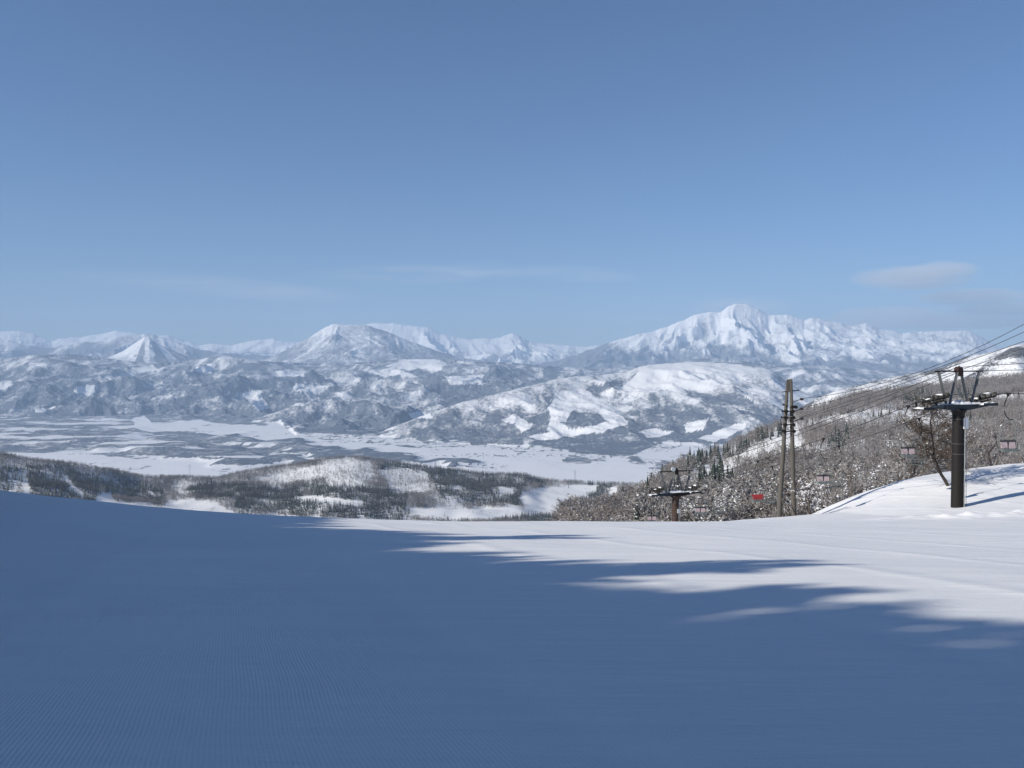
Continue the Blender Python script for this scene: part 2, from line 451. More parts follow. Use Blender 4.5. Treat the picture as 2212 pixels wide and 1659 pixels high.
# low wooded swells on the valley floor
U, V = VAL.uv()
sw = np.zeros_like(VAL.Z)
SWELL = [[(-200, 935), (120, 950), (300, 945), (420, 965), (560, 985), (640, 990), (720, 1000), (600, 1012), (480, 1003), (350, 985), (200, 968), (-200, 962)],
         [(430, 944), (520, 942), (600, 955), (700, 965), (800, 976), (850, 985), (960, 996), (1060, 1006), (820, 1004), (700, 990), (610, 975), (480, 958)],
         [(-200, 912), (100, 918), (240, 926), (330, 940), (200, 950), (60, 950), (-200, 945)]]
for pg in SWELL: sw = np.maximum(sw, inpoly(U + 40 * fbm(XX / 260, YY / 500, 3, 65), V + 13 * fbm(XX / 300, YY / 420, 4, 66), pg).astype(float))
def blur(a, n):
    for _ in range(n):
        a = (a + np.roll(a, 1, 0) + np.roll(a, -1, 0) + np.roll(a, 1, 1) + np.roll(a, -1, 1)) / 5
    return a
sws = blur(sw, 40)
VAL.Z = VAL.Z + sws * (26 + 12 * fbm(XX / 500, YY / 500, 3, 67))
U, V = VAL.uv()
# woodland share
nA = fbm(XX / 900, YY / 1100, 5, 201)
nB = fbm(XX / 260, YY / 420, 4, 202)
nC = fbm(XX / 120, YY / 260, 3, 203)
gy, gx = np.gradient(VAL.Z)
slope_x = gx / (np.gradient(VAL.X, axis=1) + 1e-6)
slope = np.abs(slope_x) + np.abs(np.gradient(VAL.Z, axis=0) / np.gradient(VAL.YY, axis=0))
veg = .76 + .38 * nA + .38 * nB + .14 * nC + .10 * sstep(.3, 0, t)
veg = veg - .5 * sstep(.25, .02, slope) * sstep(.1, .5, nB + .3)           # flat open fields
veg = veg - .35 * sstep(.55, 1.0, t) * sstep(-.2, .5, nA)
fl = (t < .01) & (~isC)
floor_v = .06 + .9 * sstep(.28, .6, nB + .5 * nC + .25 * sstep(950, 1000, V) * 0) * .9
veg = np.where(t < .004, floor_v * .75, veg)
near_edge = sstep(0, .014, t)
veg = np.where(t >= .004, veg * near_edge + floor_v * (1 - near_edge), veg)
veg = np.maximum(veg, sw * (.95 + .3 * nC + .25 * nB))
# open plain
PLAIN = [[(-50, 975), (60, 975), (250, 990), (420, 1000), (560, 1012), (700, 1018), (640, 1040), (-50, 1040)],
         [(640, 955), (760, 955), (1000, 978), (1200, 1000), (1400, 1008), (1450, 1045), (1000, 1045), (900, 1000), (700, 966)],
         [(330, 925), (420, 905), (480, 915), (600, 920), (660, 940), (820, 960), (640, 958), (480, 940)]]
for pg in PLAIN:
    m_ = inpoly(U + 12 * nB, V + 4 * nB, pg) & (sw < .5)
    veg = np.where(m_, .02 + .5 * sstep(.55, .9, nB + nC * .6), veg)
VILL = [[(1020, 945), (1200, 950), (1450, 955), (1560, 975), (1520, 1000), (1380, 1003), (1230, 985), (1040, 970)], [(560, 930), (900, 945), (1010, 965), (900, 968), (700, 950)]]
for pg in VILL:
    veg = np.where(inpoly(U, V, pg), .18 + .55 * sstep(.1, .6, nC + .6 * nB), veg)
nD = fbm(XX / 26, YY / 90, 3, 207)
nE = fbm(XX / 800, YY / 380, 4, 208)
LOWV = [(-80, 902), (620, 902), (680, 935), (640, 962), (560, 990), (380, 985), (-80, 975)]
keep3 = inpoly(U + 12 * nB, V + 4 * nB, PLAIN[2])
m_ = inpoly(U, V, LOWV) & (t < .03) & ~keep3
veg = np.where(m_, .14 + .58 * sstep(-.42, -.02, nE + .25 * nC), veg)
specks = (t < .01) & ~isC & (V > 915) & (V < 1015)
town = sstep(.0, .5, fbm(XX / 600, YY / 300, 3, 209) + .35 * inpoly(U, V, VILL[0]) + .35 * inpoly(U, V, VILL[1]))
veg = np.where(specks, np.maximum(veg, .95 * town * sstep(.22, .55, nD)), veg)
# ski hill
cveg = .36 + .40 * sstep(.25, .75, ct + .25 * nB + .1 * nA) + .28 * sstep(1180, 980, U) + .26 * nB + .26 * nC - .35 * (crr - .4)
cveg = np.where((U > 1380) & (U < 1600), cveg - .25 * sstep(860, 800, V), cveg)
veg = np.where(isC & (ct >= 0) & (ct < .97), cveg, veg)
RUNS = [[(1211, 846), (1262, 838), (1268, 860), (1240, 885), (1222, 915), (1196, 910), (1186, 880)],
        [(1262, 838), (1305, 868), (1350, 905), (1322, 918), (1285, 885), (1250, 862)],
        [(1190, 900), (1225, 925), (1290, 920), (1340, 900), (1360, 915), (1300, 935), (1230, 942), (1180, 930)],
        [(1085, 905), (1110, 895), (1150, 920), (1130, 935)], [(1140, 945), (1200, 930), (1230, 940), (1180, 955)],
        [(1395, 795), (1640, 795), (1600, 815), (1480, 835), (1380, 850), (1330, 850), (1370, 815)],
        [(1475, 915), (1530, 905), (1520, 930), (1480, 935)], [(1380, 935), (1420, 925), (1455, 935), (1400, 948)],
        [(1510, 950), (1560, 925), (1610, 915), (1600, 930), (1545, 955)], [(1370, 985), (1450, 972), (1500, 955), (1490, 975), (1420, 990)]]
for pg in RUNS:
    veg = np.where(inpoly(U + 5 * nB, V + 4 * nC, pg), .03 + .10 * (nC > .3), veg)
DARK = [[(1262, 840), (1330, 820), (1338, 832), (1300, 846)], [(1222, 912), (1270, 900), (1285, 915), (1240, 926)],
        [(1535, 872), (1560, 855), (1600, 850), (1640, 880), (1660, 920), (1630, 905), (1600, 875)],
        [(1140, 955), (1300, 940), (1420, 960), (1360, 985), (1250, 980)], [(1000, 920), (1110, 915), (1130, 950), (1020, 962)]]
for pg in DARK:
    veg = np.where(inpoly(U + 5 * nB, V + 4 * nC, pg), .85 + .1 * nC, veg)
FIELDS = [[(832, 792), (870, 776), (930, 773), (965, 785), (950, 800), (880, 800)], [(0, 824), (22, 822), (30, 832), (10, 842), (-10, 842)], [(165, 835), (210, 832), (195, 850), (160, 848)],
          [(60, 785), (95, 783), (100, 794), (70, 795)], [(285, 795), (330, 790), (345, 800), (300, 806)], [(420, 790), (465, 788), (455, 806), (425, 802)], [(590, 800), (650, 800), (660, 815), (600, 812)],
          [(520, 850), (560, 842), (580, 880), (560, 888)], [(75, 885), (98, 882), (102, 892), (78, 894)], [(285, 905), (310, 897), (330, 915), (420, 912), (450, 925), (330, 935), (290, 925)],
          [(780, 800), (850, 795), (900, 812), (820, 812)], [(960, 815), (1050, 810), (1040, 828), (970, 830)], [(640, 830), (720, 835), (690, 850), (630, 842)], [(880, 892), (930, 890), (935, 905), (890, 903)],
          [(480, 915), (560, 920), (610, 908), (615, 940), (520, 940)]]
for pg in FIELDS:
    veg = np.where(inpoly(U + 6 * nB, V + 3 * nB, pg), .06, veg)
veg = np.minimum(veg, .80 + .1 * nC)
val_mat = land_material('valley_woods_and_snow', .032, (.050, .064, .086), (.135, .150, .175), .8, 12, 1.0, .75, (.75, .75, .755))
VAL.build('valley', val_mat, np.clip(veg, 0, 1), 'wide snowy valley floor rising into wooded foothills', 'valley')

# ---- right shoulder, white, behind the wooded hillside
s = np.linspace(.25, .72, 420)
SHO = Sheet(s, np.linspace(1700, 4300, 200))
DC = [(1560, 990, 3400), (1640, 945, 3400), (1730, 880, 3400), (1760, 862, 3400), (1800, 846, 3400), (1850, 833, 3400), (1900, 820, 3400), (1945, 811, 3400), (2000, 802, 3400), (2038, 794, 3400), (2065, 780, 3400), (2088, 770, 3400), (2150, 759, 3400), (2180, 748, 3400), (2212, 741, 3400), (2330, 725, 3400), (2450, 720, 3400)]
dz, _ = crest_fn(DC, 28)
S_, Y_, X_ = SHO.S, SHO.YY, SHO.X
yc = 3400 + 250 * fbm(S_ * 9, S_ * 0, 3, 301)
zcr = dz(S_) * yc
tq = np.clip((yc - Y_) / 1700, 0, 1)
rq = ridged((X_ - .7 * Y_) / 520 + .2 * fbm(X_ / 300, Y_ / 300, 3, 302), Y_ / 900, 6, 303, .55)
SHO.Z = zcr - 300 * tq ** 1.1 - sstep(0, .25, tq) * 70 * (1 - rq) + sstep(0, .2, tq) * 8 * fbm(X_ / 90, Y_ / 90, 4, 305)
SHO.Z = np.where(Y_ > yc, zcr - (Y_ - yc) * .5, SHO.Z)
u_, v_ = SHO.uv()
n_ = fbm(X_ / 220, Y_ / 260, 4, 306)
vg = .36 + .40 * n_ + .4 * (rq - .35)
vg = np.where(inpoly(u_ + 6 * n_, v_, [(2140, 778), (2180, 752), (2215, 742), (2260, 735), (2260, 762), (2200, 772)]), .62 + .3 * n_, vg)
vg = vg + .3 * sstep(15, 2, v_ - np.interp(u_, [q[0] for q in DC], [q[1] for q in DC])) * sstep(-.1, .3, n_)
sho_mat = land_material('shoulder_snow_and_scrub', .12, (.05, .05, .05), (.11, .10, .09), .7, 4, .5)
SHO.build('hill', sho_mat, np.clip(vg, 0, 1), 'white open shoulder rising at the right edge behind the wooded slope', 'hill')

# ---- low hills below the piste (mid distance)
s = np.linspace(-.70, .30, 520)
MID = Sheet(s, np.linspace(900, 3600, 340))
FC = [(-220, 955, 2100), (-80, 965, 2100), (0, 981, 2100), (45, 991, 2100), (105, 999, 2100), (180, 1006, 2150), (216, 1016, 2150), (240, 1016, 2200), (285, 1028, 2250), (324, 1033, 2250), (375, 1033, 2300), (405, 1031, 2300),
      (470, 1036, 2300), (510, 1024, 2350), (600, 1009, 2450), (646, 1004, 2450), (708, 991, 2450), (771, 989, 2450), (811, 994, 2450), (864, 1003, 2450), (926, 1009, 2450), (988, 1017, 2450), (1038, 1024, 2450),
      (1082, 1026, 2450), (1140, 1026, 2450), (1168, 1039, 2450), (1293, 1046, 2400), (1364, 1048, 2300), (1500, 1060, 2200), (1700, 1080, 2200)]
fz, fy = crest_fn(FC, 28)
S_, Y_, X_ = MID.S, MID.YY, MID.X
yc = fy(S_); zcr = fz(S_)
dep_near = zr(1200)
tq = (Y_ - 1150) / (yc - 1150)
tqc = np.clip(tq, 0, 1)
und = fbm(X_ / 420, Y_ / 420, 4, 401)
dep = dep_near + (zcr - dep_near) * (tqc ** 1.15)
MID.Z = dep * Y_ + sstep(0, .2, tqc) * (1 - sstep(.8, 1, tqc)) * 22 * und
MID.Z = np.where(Y_ > yc, zcr * yc - (Y_ - yc) * .34, MID.Z)
MID.Z = np.where(Y_ < 1150, dep * Y_ - (1150 - Y_) * .0, MID.Z)
u_, v_ = MID.uv()
mid_mat = land_material('lowland_snow', .25, (.06, .055, .05), (.12, .10, .09), .4, 1.5, .6)
MID.build('hills', mid_mat, np.clip(.1 + .2 * fbm(X_ / 60, Y_ / 90, 3, 402), 0, 1), 'low wooded hills and snow fields below the piste', 'hill')

# ---- wooded hillside on the right
s = np.linspace(.03, .80, 420)
HIL = Sheet(s, np.exp(np.linspace(math.log(100), math.log(1750), 300)))
EC = [(1180, 1150, 260), (1261, 1130, 300), (1370, 1082, 420), (1416, 1050, 470), (1479, 1008, 560), (1563, 979, 640), (1646, 937, 720), (1700, 912, 790), (1777, 885, 860), (1852, 860, 950), (1920, 851, 1020), (2010, 841, 1120), (2100, 828, 1220), (2211, 815, 1330), (2600, 790, 1500)]
ez, ey = crest_fn(EC, 28)
S_, Y_, X_ = HIL.S, HIL.YY, HIL.X
yc = ey(S_); zcr = ez(S_)
tq = np.log(Y_ / 100) / np.log(yc / 100)
tqc = np.clip(tq, 0, 1)
dep = zr(1330) + (zcr - zr(1330)) * tqc ** .62
HIL.Z = dep * Y_ + sstep(.2, .5, tqc) * (1 - sstep(.85, 1, tqc)) * .012 * Y_ * fbm(X_ / 130, Y_ / 130, 4, 501)
HIL.Z = np.where(Y_ > yc, zcr * yc - (Y_ - yc) * .6, HIL.Z)
hil_mat = land_material('hillside_snow', 1.1, (.09, .08, .07), (.16, .14, .12), .3, .3, .6)
HIL.build('hillside', hil_mat, np.clip(.14 + .12 * fbm(X_ / 20, Y_ / 20, 3, 502), 0, 1), 'steep snowy hillside under the bare trees on the right', 'hillside')

# ---- piste and bank
def ground(x, y):
    x, y = np.asarray(x, float), np.asarray(y, float)
    yy = np.maximum(y, -60)
    z = -(1.6 + .135 * yy + .000416 * np.where(yy > 0, yy, 0) ** 2 + .004 * np.clip(yy - 66, 0, None) ** 2)
    z = z + 2.1 * (np.clip(-x, 0, 90) / 37.0) ** 2
    R = np.interp(x, [16, 27.5, 32.3, 36.7, 42.5, 46, 50, 60, 90], [0, 1.2, 2.75, 4.1, 5.15, 5.6, 5.85, 6.6, 8.5])
    bank = R * sstep(48, 82, y) + .004 * np.clip(y - 66, 0, 14) ** 2 * sstep(26, 34, x)
    bank = bank - R * .6 * sstep(86, 130, y)
    z = z + bank
    # thrown-up snow along the edge of the groomed run
    ed = y - (56.2 - .02 * (x - 30) + .35 * np.sin(x * .55))
    br = np.exp(-(ed / .9) ** 2) * sstep(22, 29, x) * (.18 + .22 * np.clip(fbm(x * .8, y * .9, 3, 601) + .4, 0, 1.2))
    z = z + br
    z = z + .08 * fbm(x / 9, y / 9, 3, 602) * sstep(4, 20, np.abs(y) + np.abs(x)) + .02 * fbm(x / 1.5, y / 1.5, 3, 603) * sstep(50, 60, y) * sstep(22, 30, x)
    return z
gxs = np.unique(np.concatenate([np.linspace(-160, -60, 40), np.linspace(-60, 20, 160), np.linspace(20, 58, 150), np.linspace(58, 170, 40)]))
gys = np.unique(np.concatenate([np.linspace(-120, -10, 45), np.linspace(-10, 50, 150), np.linspace(50, 62, 90), np.linspace(62, 100, 110), np.linspace(100, 170, 40)]))
GX, GY = np.meshgrid(gxs, gys)
GZ = ground(GX, GY)
m, nt, b = mat('groomed_snow')
geo = N(nt, 'ShaderNodeNewGeometry')
sp = N(nt, 'ShaderNodeSeparateXYZ'); nt.links.new(geo.outputs['Position'], sp.inputs[0])
wob = noise_node(nt, .35, 2, .5, geo.outputs['Position'])
wv = math_n(nt, 'ADD', math_n(nt, 'ADD', math_n(nt, 'MULTIPLY', sp.outputs['X'], .95), math_n(nt, 'MULTIPLY', sp.outputs['Y'], .312)), math_n(nt, 'MULTIPLY', wob.outputs['Fac'], .18))
sn = math_n(nt, 'SINE', math_n(nt, 'MULTIPLY', wv, 2 * math.pi / .030))
patch = noise_node(nt, .22, 3, .6, geo.outputs['Position'])
pm = ramp(nt, patch.outputs['Fac'], .30, .62)
side = ramp(nt, wv, 6.0, -1.0)
crumb = noise_node(nt, 45, 4, .65, geo.outputs['Position'])
cord = math_n(nt, 'MULTIPLY', math_n(nt, 'MULTIPLY', sn, .0026), math_n(nt, 'MULTIPLY', math_n(nt, 'ADD', math_n(nt, 'MULTIPLY', pm, .8), .2), math_n(nt, 'ADD', math_n(nt, 'MULTIPLY', side, .85), .15)))
stretch = N(nt, 'ShaderNodeMapping'); stretch.inputs['Scale'].default_value = (.25, 1.4, 1)
nt.links.new(geo.outputs['Position'], stretch.inputs['Vector'])
drift = noise_node(nt, .9, 5, .6, stretch.outputs['Vector'])
seam = math_n(nt, 'POWER', math_n(nt, 'ABSOLUTE', math_n(nt, 'SINE', math_n(nt, 'MULTIPLY', wv, math.pi / 4.3))), 40.0)
cord = math_n(nt, 'ADD', cord, math_n(nt, 'MULTIPLY', seam, .022))
hgt = math_n(nt, 'ADD', cord, math_n(nt, 'ADD', math_n(nt, 'MULTIPLY', crumb.outputs['Fac'], .006), math_n(nt, 'MULTIPLY', drift.outputs['Fac'], .085)))
bp = N(nt, 'ShaderNodeBump', Strength=1.0, Distance=1.0)
nt.links.new(hgt, bp.inputs['Height']); nt.links.new(bp.outputs['Normal'], b.inputs['Normal'])
nt.links.new(mixc(nt, drift.outputs['Fac'], (.77, .775, .785), (.82, .82, .825)), b.inputs['Base Color'])
b.inputs['Roughness'].default_value = .75; b.inputs['Specular IOR Level'].default_value = .25
R, C = GZ.shape
idx = np.arange(R * C).reshape(R, C)
Fq = np.stack([idx[:-1, :-1], idx[:-1, 1:], idx[1:, 1:], idx[1:, :-1]], -1).reshape(-1, 4)
piste = link('ski_slope', raw_mesh('ski_slope', np.stack([GX, GY, GZ], -1), Fq, [m], None, True))
tag(piste, 'groomed ski piste with fine corduroy grooves, half in shade', 'ski slope', kind='structure')


# ------------------------------------------------------------------ vegetation prototypes
bark = simple('bark', (.085, .070, .058), .9, 0, .35, 3)
twig, nt, b = mat('snowy_twigs')
geo = N(nt, 'ShaderNodeNewGeometry'); oi = N(nt, 'ShaderNodeObjectInfo')
n1 = noise_node(nt, 1.1, 3, .6, geo.outputs['Position'])
n2 = noise_node(nt, .045, 3, .6, geo.outputs['Position'])
tw_ = mixc(nt, ramp(nt, n2.outputs['Fac'], .38, .62), (.165, .13, .11), (.26, .245, .24))
nt.links.new(mixc(nt, n1.outputs['Fac'], tw_, (.25, .235, .225)), b.inputs['Base Color'])
b.inputs['Roughness'].default_value = .9
rime = simple('branch_snow', (.80, .81, .83), .8, 0, .04, 2)
needle, nt, b = mat('conifer_needles')
geo = N(nt, 'ShaderNodeNewGeometry')
n1 = noise_node(nt, .5, 4, .6, geo.outputs['Position'])
nt.links.new(mixc(nt, n1.outputs['Fac'], (.012, .022, .018), (.038, .052, .042)), b.inputs['Base Color'])
b.inputs['Roughness'].default_value = .8
TREE_MATS = [bark, twig, rime, needle]

def unit(v): return v / (np.linalg.norm(v) + 1e-12)
def bare_tree(seed, h, spread=.42, nb=11, sub=5, twigs=5, snow=.45, lean=(0, 0), sides=5, tw=.012, trunk_r=None, start=.22, lod=0):
    """-> (trunk MB with limbs, crown MB with twigs and snow)"""
    r = np.random.default_rng(seed)
    T, C = MB(), MB()
    n = 8
    tr = trunk_r or h * .022
    P = [np.array([0, 0, -.5])]
    for i in range(1, n):
        f = i / (n - 1)
        P.append(np.array([lean[0] * h * f ** 1.4 + r.normal(0, .02) * h, lean[1] * h * f ** 1.4 + r.normal(0, .02) * h, h * .93 * f]))
    P = np.array(P); rad = tr * (1 - np.linspace(0, 1, n)) ** .8 + tr * .1
    if lod: T.tube(P[[0, 4, 7]], rad[[0, 4, 7]], 3, 0, False)
    else: T.tube(P, rad, sides, 0)
    def along(P, f):
        k = f * (len(P) - 1); i = min(int(k), len(P) - 2); return P[i] + (P[i + 1] - P[i]) * (k - i)
    def sliver(B_, S_, w0, m_):
        e = S_ - B_; pr = unit(np.cross(e, r.normal(0, 1, 3))) * w0
        B_, S_ = np.array(B_), np.array(S_)
        C.add([B_ - pr, B_ + pr, S_], [[0, 1, 2]], m_)
    def fleck(p, s):
        a = r.random() * 6.28; d1 = np.array([math.cos(a), math.sin(a), r.normal(0, .35)]) * s; d2 = np.array([-math.sin(a), math.cos(a), r.normal(0, .35)]) * s * .6
        up = np.array([0, 0, s * .45])
        if lod: d1, d2, up = d1 * 1.15, d2 * 1.15, up * 1.15
        if lod: C.add([p + d1 - up, p + d2, p - d1 + up, p - d2], [[0, 1, 2], [0, 2, 3]], 2); return
        C.add([p + d1, p + d2, p - d1, p - d2, p + up], [[0, 1, 4], [1, 2, 4], [2, 3, 4], [3, 0, 4]], 2)
    for k in range(nb):
        f = start + (1 - start) * (k + r.random()) / nb
        p0 = along(P, f)
        a = k * 2.4 + r.normal(0, .5)
        L = h * spread * (1.15 - f * .75) * r.uniform(.75, 1.2)
        el = r.uniform(.35, .95) + .3 * f
        d = np.array([math.cos(a) * math.cos(el), math.sin(a) * math.cos(el), math.sin(el)])
        B = [p0]
        for q in range(4):
            d = unit(d + r.normal(0, .16, 3) + np.array([0, 0, .07]))
            B.append(B[-1] + d * L / 4)
        B = np.array(B); rb = np.linspace(tr * .42 * (1.1 - f), tr * .08, 5)
        if lod: sliver(B[0], B[2], rb[0] * 1.2, 0); sliver(B[2] - (B[2] - B[0]) * .3, B[4], rb[1], 0)
        else: T.tube(B, rb, 4, 0, False)
        for j in range(sub):
            g = .25 + .75 * (j + r.random()) / sub
            q0 = along(B, g)
            dd = unit(d + r.normal(0, .55, 3) + np.array([0, 0, .15]))
            l2 = L * .5 * (1.2 - .6 * g) * r.uniform(.6, 1.2)
            S = np.array([q0, q0 + dd * l2 * .5, q0 + unit(dd + r.normal(0, .25, 3)) * l2])
            if lod: sliver(S[0], S[2], max(tr * .16, h * tw * .4), 1)
            else: C.tube(S, [tr * .11, tr * .07, tr * .03], 3, 1, False)
            if r.random() < snow: fleck(along(S, r.uniform(.2, .9)) + np.array([0, 0, tr * .1]), h * r.uniform(.009, .026))
            for t_ in range(twigs):
                s0 = along(S, r.uniform(.15, 1)); e = unit(dd + r.normal(0, .75, 3)); ll = l2 * r.uniform(.25, .65)
                pr = unit(np.cross(e, r.normal(0, 1, 3))) * h * tw * r.uniform(.3, .6)
                C.add([s0 - pr, s0 + pr, s0 + e * ll], [[0, 1, 2]], 1)
                if r.random() < snow * .5: fleck(s0 + e * ll * r.uniform(.2, .8), h * r.uniform(.008, .022))
    return T, C
def conifer(seed, h, rad, tiers=13, blades=9, snow=.35, core=True):
    r = np.random.default_rng(seed)
    T, C = MB(), MB()
    T.tube([[0, 0, -.6], [0, 0, h * .5], [0, 0, h * .97]], [h * .018, h * .011, h * .002], 5, 0)
    for k in range(tiers):
        f = (k + .3) / tiers
        z = h * (.10 + .88 * f); R = rad * (1.02 - f) ** .85 * r.uniform(.85, 1.12)
        a0 = r.random() * 6.28
        for j in range(blades):
            a = a0 + j * 6.283 / blades + r.normal(0, .14); L = R * r.uniform(.68, 1.15)
            ca, sa = math.cos(a), math.sin(a); wv = L * r.uniform(.26, .42); dr = L * r.uniform(.28, .5)
            p = np.array([0, 0, z + h * .02]); m_ = np.array([ca * L * .55, sa * L * .55, z - dr * .35]); e = np.array([ca * L, sa * L, z - dr])
            sd = np.array([-sa, ca, 0]) * wv
            C.add([p, m_ + sd - [0, 0, wv * .35], e, m_ - sd - [0, 0, wv * .35], m_ + [0, 0, wv * .1]], [[0, 1, 4], [1, 2, 4], [2, 3, 4], [3, 0, 4]], 3)
            if r.random() < snow:
                q = .35 + .4 * r.random(); c = p * (1 - q) + e * q + np.array([0, 0, .02 * h])
                s_ = wv * r.uniform(.3, .75)
                d1 = np.array([ca, sa, -.45]) * s_ * 1.3; d2 = np.array([-sa, ca, 0]) * s_
                C.add([c + d1, c + d2, c - d1, c - d2, c + [0, 0, s_ * .4]], [[0, 1, 4], [1, 2, 4], [2, 3, 4], [3, 0, 4]], 2)
    if core:
        for f0, f1, r0, r1 in ((.08, .5, .55, .30), (.45, .95, .33, .03)):
            a = np.arange(7) * 6.283 / 7
            V = [[math.cos(t_) * rad * r0, math.sin(t_) * rad * r0, h * f0] for t_ in a] + [[math.cos(t_) * rad * r1, math.sin(t_) * rad * r1, h * f1] for t_ in a]
            C.add(V, [[i, (i + 1) % 7, 7 + (i + 1) % 7, 7 + i] for i in range(7)], 3)
    return T, C
def join(*ms):
    o = MB()
    for m_ in ms:
        V, F, M = m_.arrays(); o.V.append(V); o.F.append(F + o.n); o.M.append(M); o.n += len(V)
    return o.arrays()
def scatter(name, protos, X, Y, Z, sc, pick, label, cat):
    """many trees as one mass"""
    Vs, Fs, Ms, n = [], [], [], 0
    rot = RNG.uniform(0, 6.283, len(X))
    for k, (V, F, M) in enumerate(protos):
        i = np.where(pick == k)[0]
        if not len(i): continue
        c, s_ = np.cos(rot[i])[:, None], np.sin(rot[i])[:, None]
        wd = sc[i][:, None] * RNG.uniform(.85, 1.15, (len(i), 1))
        vx = (V[None, :, 0] * c - V[None, :, 1] * s_) * wd + X[i][:, None]
        vy = (V[None, :, 0] * s_ + V[None, :, 1] * c) * wd + Y[i][:, None]
        vz = V[None, :, 2] * sc[i][:, None] + Z[i][:, None]
        Vs.append(np.stack([vx, vy, vz], -1).reshape(-1, 3))
        Fs.append((F[None] + (np.arange(len(i)) * len(V))[:, None, None] + n).reshape(-1, 3))
        Ms.append(np.tile(M, len(i))); n += len(i) * len(V)
    o = link(name, raw_mesh(name, np.vstack(Vs), np.vstack(Fs), TREE_MATS, np.concatenate(Ms)))
    tag(o, label, cat, kind='stuff')
    return o

# ---- planting the right-hand hillside
CLEAR_E = [[(1430, 1085), (1500, 1018), (1560, 992), (1600, 985), (1650, 955), (1690, 930), (1740, 935), (1735, 985), (1680, 1010), (1600, 1030), (1540, 1050), (1470, 1075)],
           [(1815, 905), (1870, 885), (1950, 872), (1985, 880), (1975, 905), (1900, 925), (1840, 925)],
           [(1370, 1130), (1420, 1080), (1450, 1090), (1400, 1130)]]
CONIF_E = [[(1505, 1050), (1560, 1035), (1575, 1110), (1520, 1118)], [(1785, 960), (1840, 945), (1850, 985), (1790, 990)], [(1950, 860), (2010, 850), (2020, 880), (1960, 885)],
           [(2060, 850), (2100, 845), (2110, 870), (2070, 870)], [(1470, 1000), (1560, 985), (1640, 950), (1690, 930), (1690, 945), (1600, 985), (1500, 1020)]]
def plant_E(n):
    s_ = RNG.uniform(.06, .66, n); y = np.exp(RNG.uniform(math.log(105), math.log(1500), n))
    keep = RNG.random(n) < (y / 1500) ** 1.0 * 1.0
    s_, y = s_[keep], y[keep]
    z = HIL.sample(s_ * y, y); u, v = proj(s_ * y, y, z)
    ok = (y < np.interp(s_, HIL.s, ey(HIL.s)) + 25) & (u > 1180) & (u < 2280) & (v < 1240)
    return s_[ok] * y[ok], y[ok], z[ok], u[ok], v[ok]
MIDZONE = [(1700, 940), (1790, 905), (1880, 885), (2010, 880), (2080, 900), (2040, 935), (1960, 950), (1880, 975), (1800, 1000), (1700, 1010)]
X, Y, Z, u, v = plant_E(190000)
nz = fbm(X / 30, Y / 45, 3, 701)
clear = np.zeros(len(X), bool); thin = inpoly(u + 12 * nz, v + 6 * nz, CLEAR_E[1])
for pg in (CLEAR_E[0], CLEAR_E[2]): clear |= inpoly(u + 12 * nz, v + 6 * nz, pg) | inpoly(u + 12 * nz, v + 6 * nz - 12, pg)
keep = np.where(clear, RNG.random(len(X)) < .05, np.where(thin, RNG.random(len(X)) < .16, RNG.random(len(X)) < np.where(inpoly(u + 14 * nz, v + 8 * nz, MIDZONE), .12, np.where(v < np.interp(u, [1780, 2000, 2212], [905, 870, 850]), .9, .50)) + .6 * nz + .45 * fbm(X / 80, Y / 110, 2, 703) - .22 * (Y < 190)))
X, Y, Z, u, v, nz = [a[keep] for a in (X, Y, Z, u, v, nz)]
con = np.zeros(len(X), bool)
for pg in CONIF_E: con |= inpoly(u + 10 * nz, v + 5 * nz, pg)
con = (con & (RNG.random(len(X)) < np.where(inpoly(u, v, CONIF_E[0]), .95, .55))) | (RNG.random(len(X)) < .03)
hgt = RNG.uniform(4.2, 7.5, len(X)) * np.where(con, np.where(u < 1600, 1.5, 1.15), 1.0) * np.interp(Y, [100, 180, 300, 900], [1.45, 1.2, .95, 1.15]) * RNG.choice([.75, 1.0, 1.25], len(X))
# a belt of taller trees right behind the crest of the piste and the bank
order = np.argsort(Y)
ib = [i for i in order if not con[i]]; ic = [i for i in order if con[i]]
near_b, near_c = ib[:255], ic[:90]
far_b, far_c = np.array(ib[255:]), np.array(ic[90:])
BT = [bare_tree(100 + k, 6.0, .56, 16, 7, 9, (.2, .7, .12)[k % 3], (RNG.normal(0, .05), RNG.normal(0, .05))) for k in range(6)]
btm = []
for k, (T, C) in enumerate(BT):
    Vt, Ft, Mt = T.arrays(); Vc, Fc, Mc = C.arrays()
    btm.append((raw_mesh('trunk', Vt, Ft, [bark], None), raw_mesh('crown', Vc, Fc, TREE_MATS, Mc)))
CT = [conifer(200 + k, 8.0, 1.75, 14, 9, .5) for k in range(3)]
ctm = []
for k, (T, C) in enumerate(CT):
    Vt, Ft, Mt = T.arrays(); Vc, Fc, Mc = C.arrays()
    ctm.append((raw_mesh('trunk', Vt, Ft, [bark], None), raw_mesh('crown', Vc, Fc, TREE_MATS, Mc)))
def put_tree(name, meshes, loc, sc, label, cat, group, rz=None):
    t = empty(name, loc, RNG.uniform(0, 6.28) if rz is None else rz); t.scale = (sc, sc, sc)
    tag(t, label, cat, group)
    for nm, me in zip(('trunk', 'crown'), meshes): link(nm, me, t)
    return t
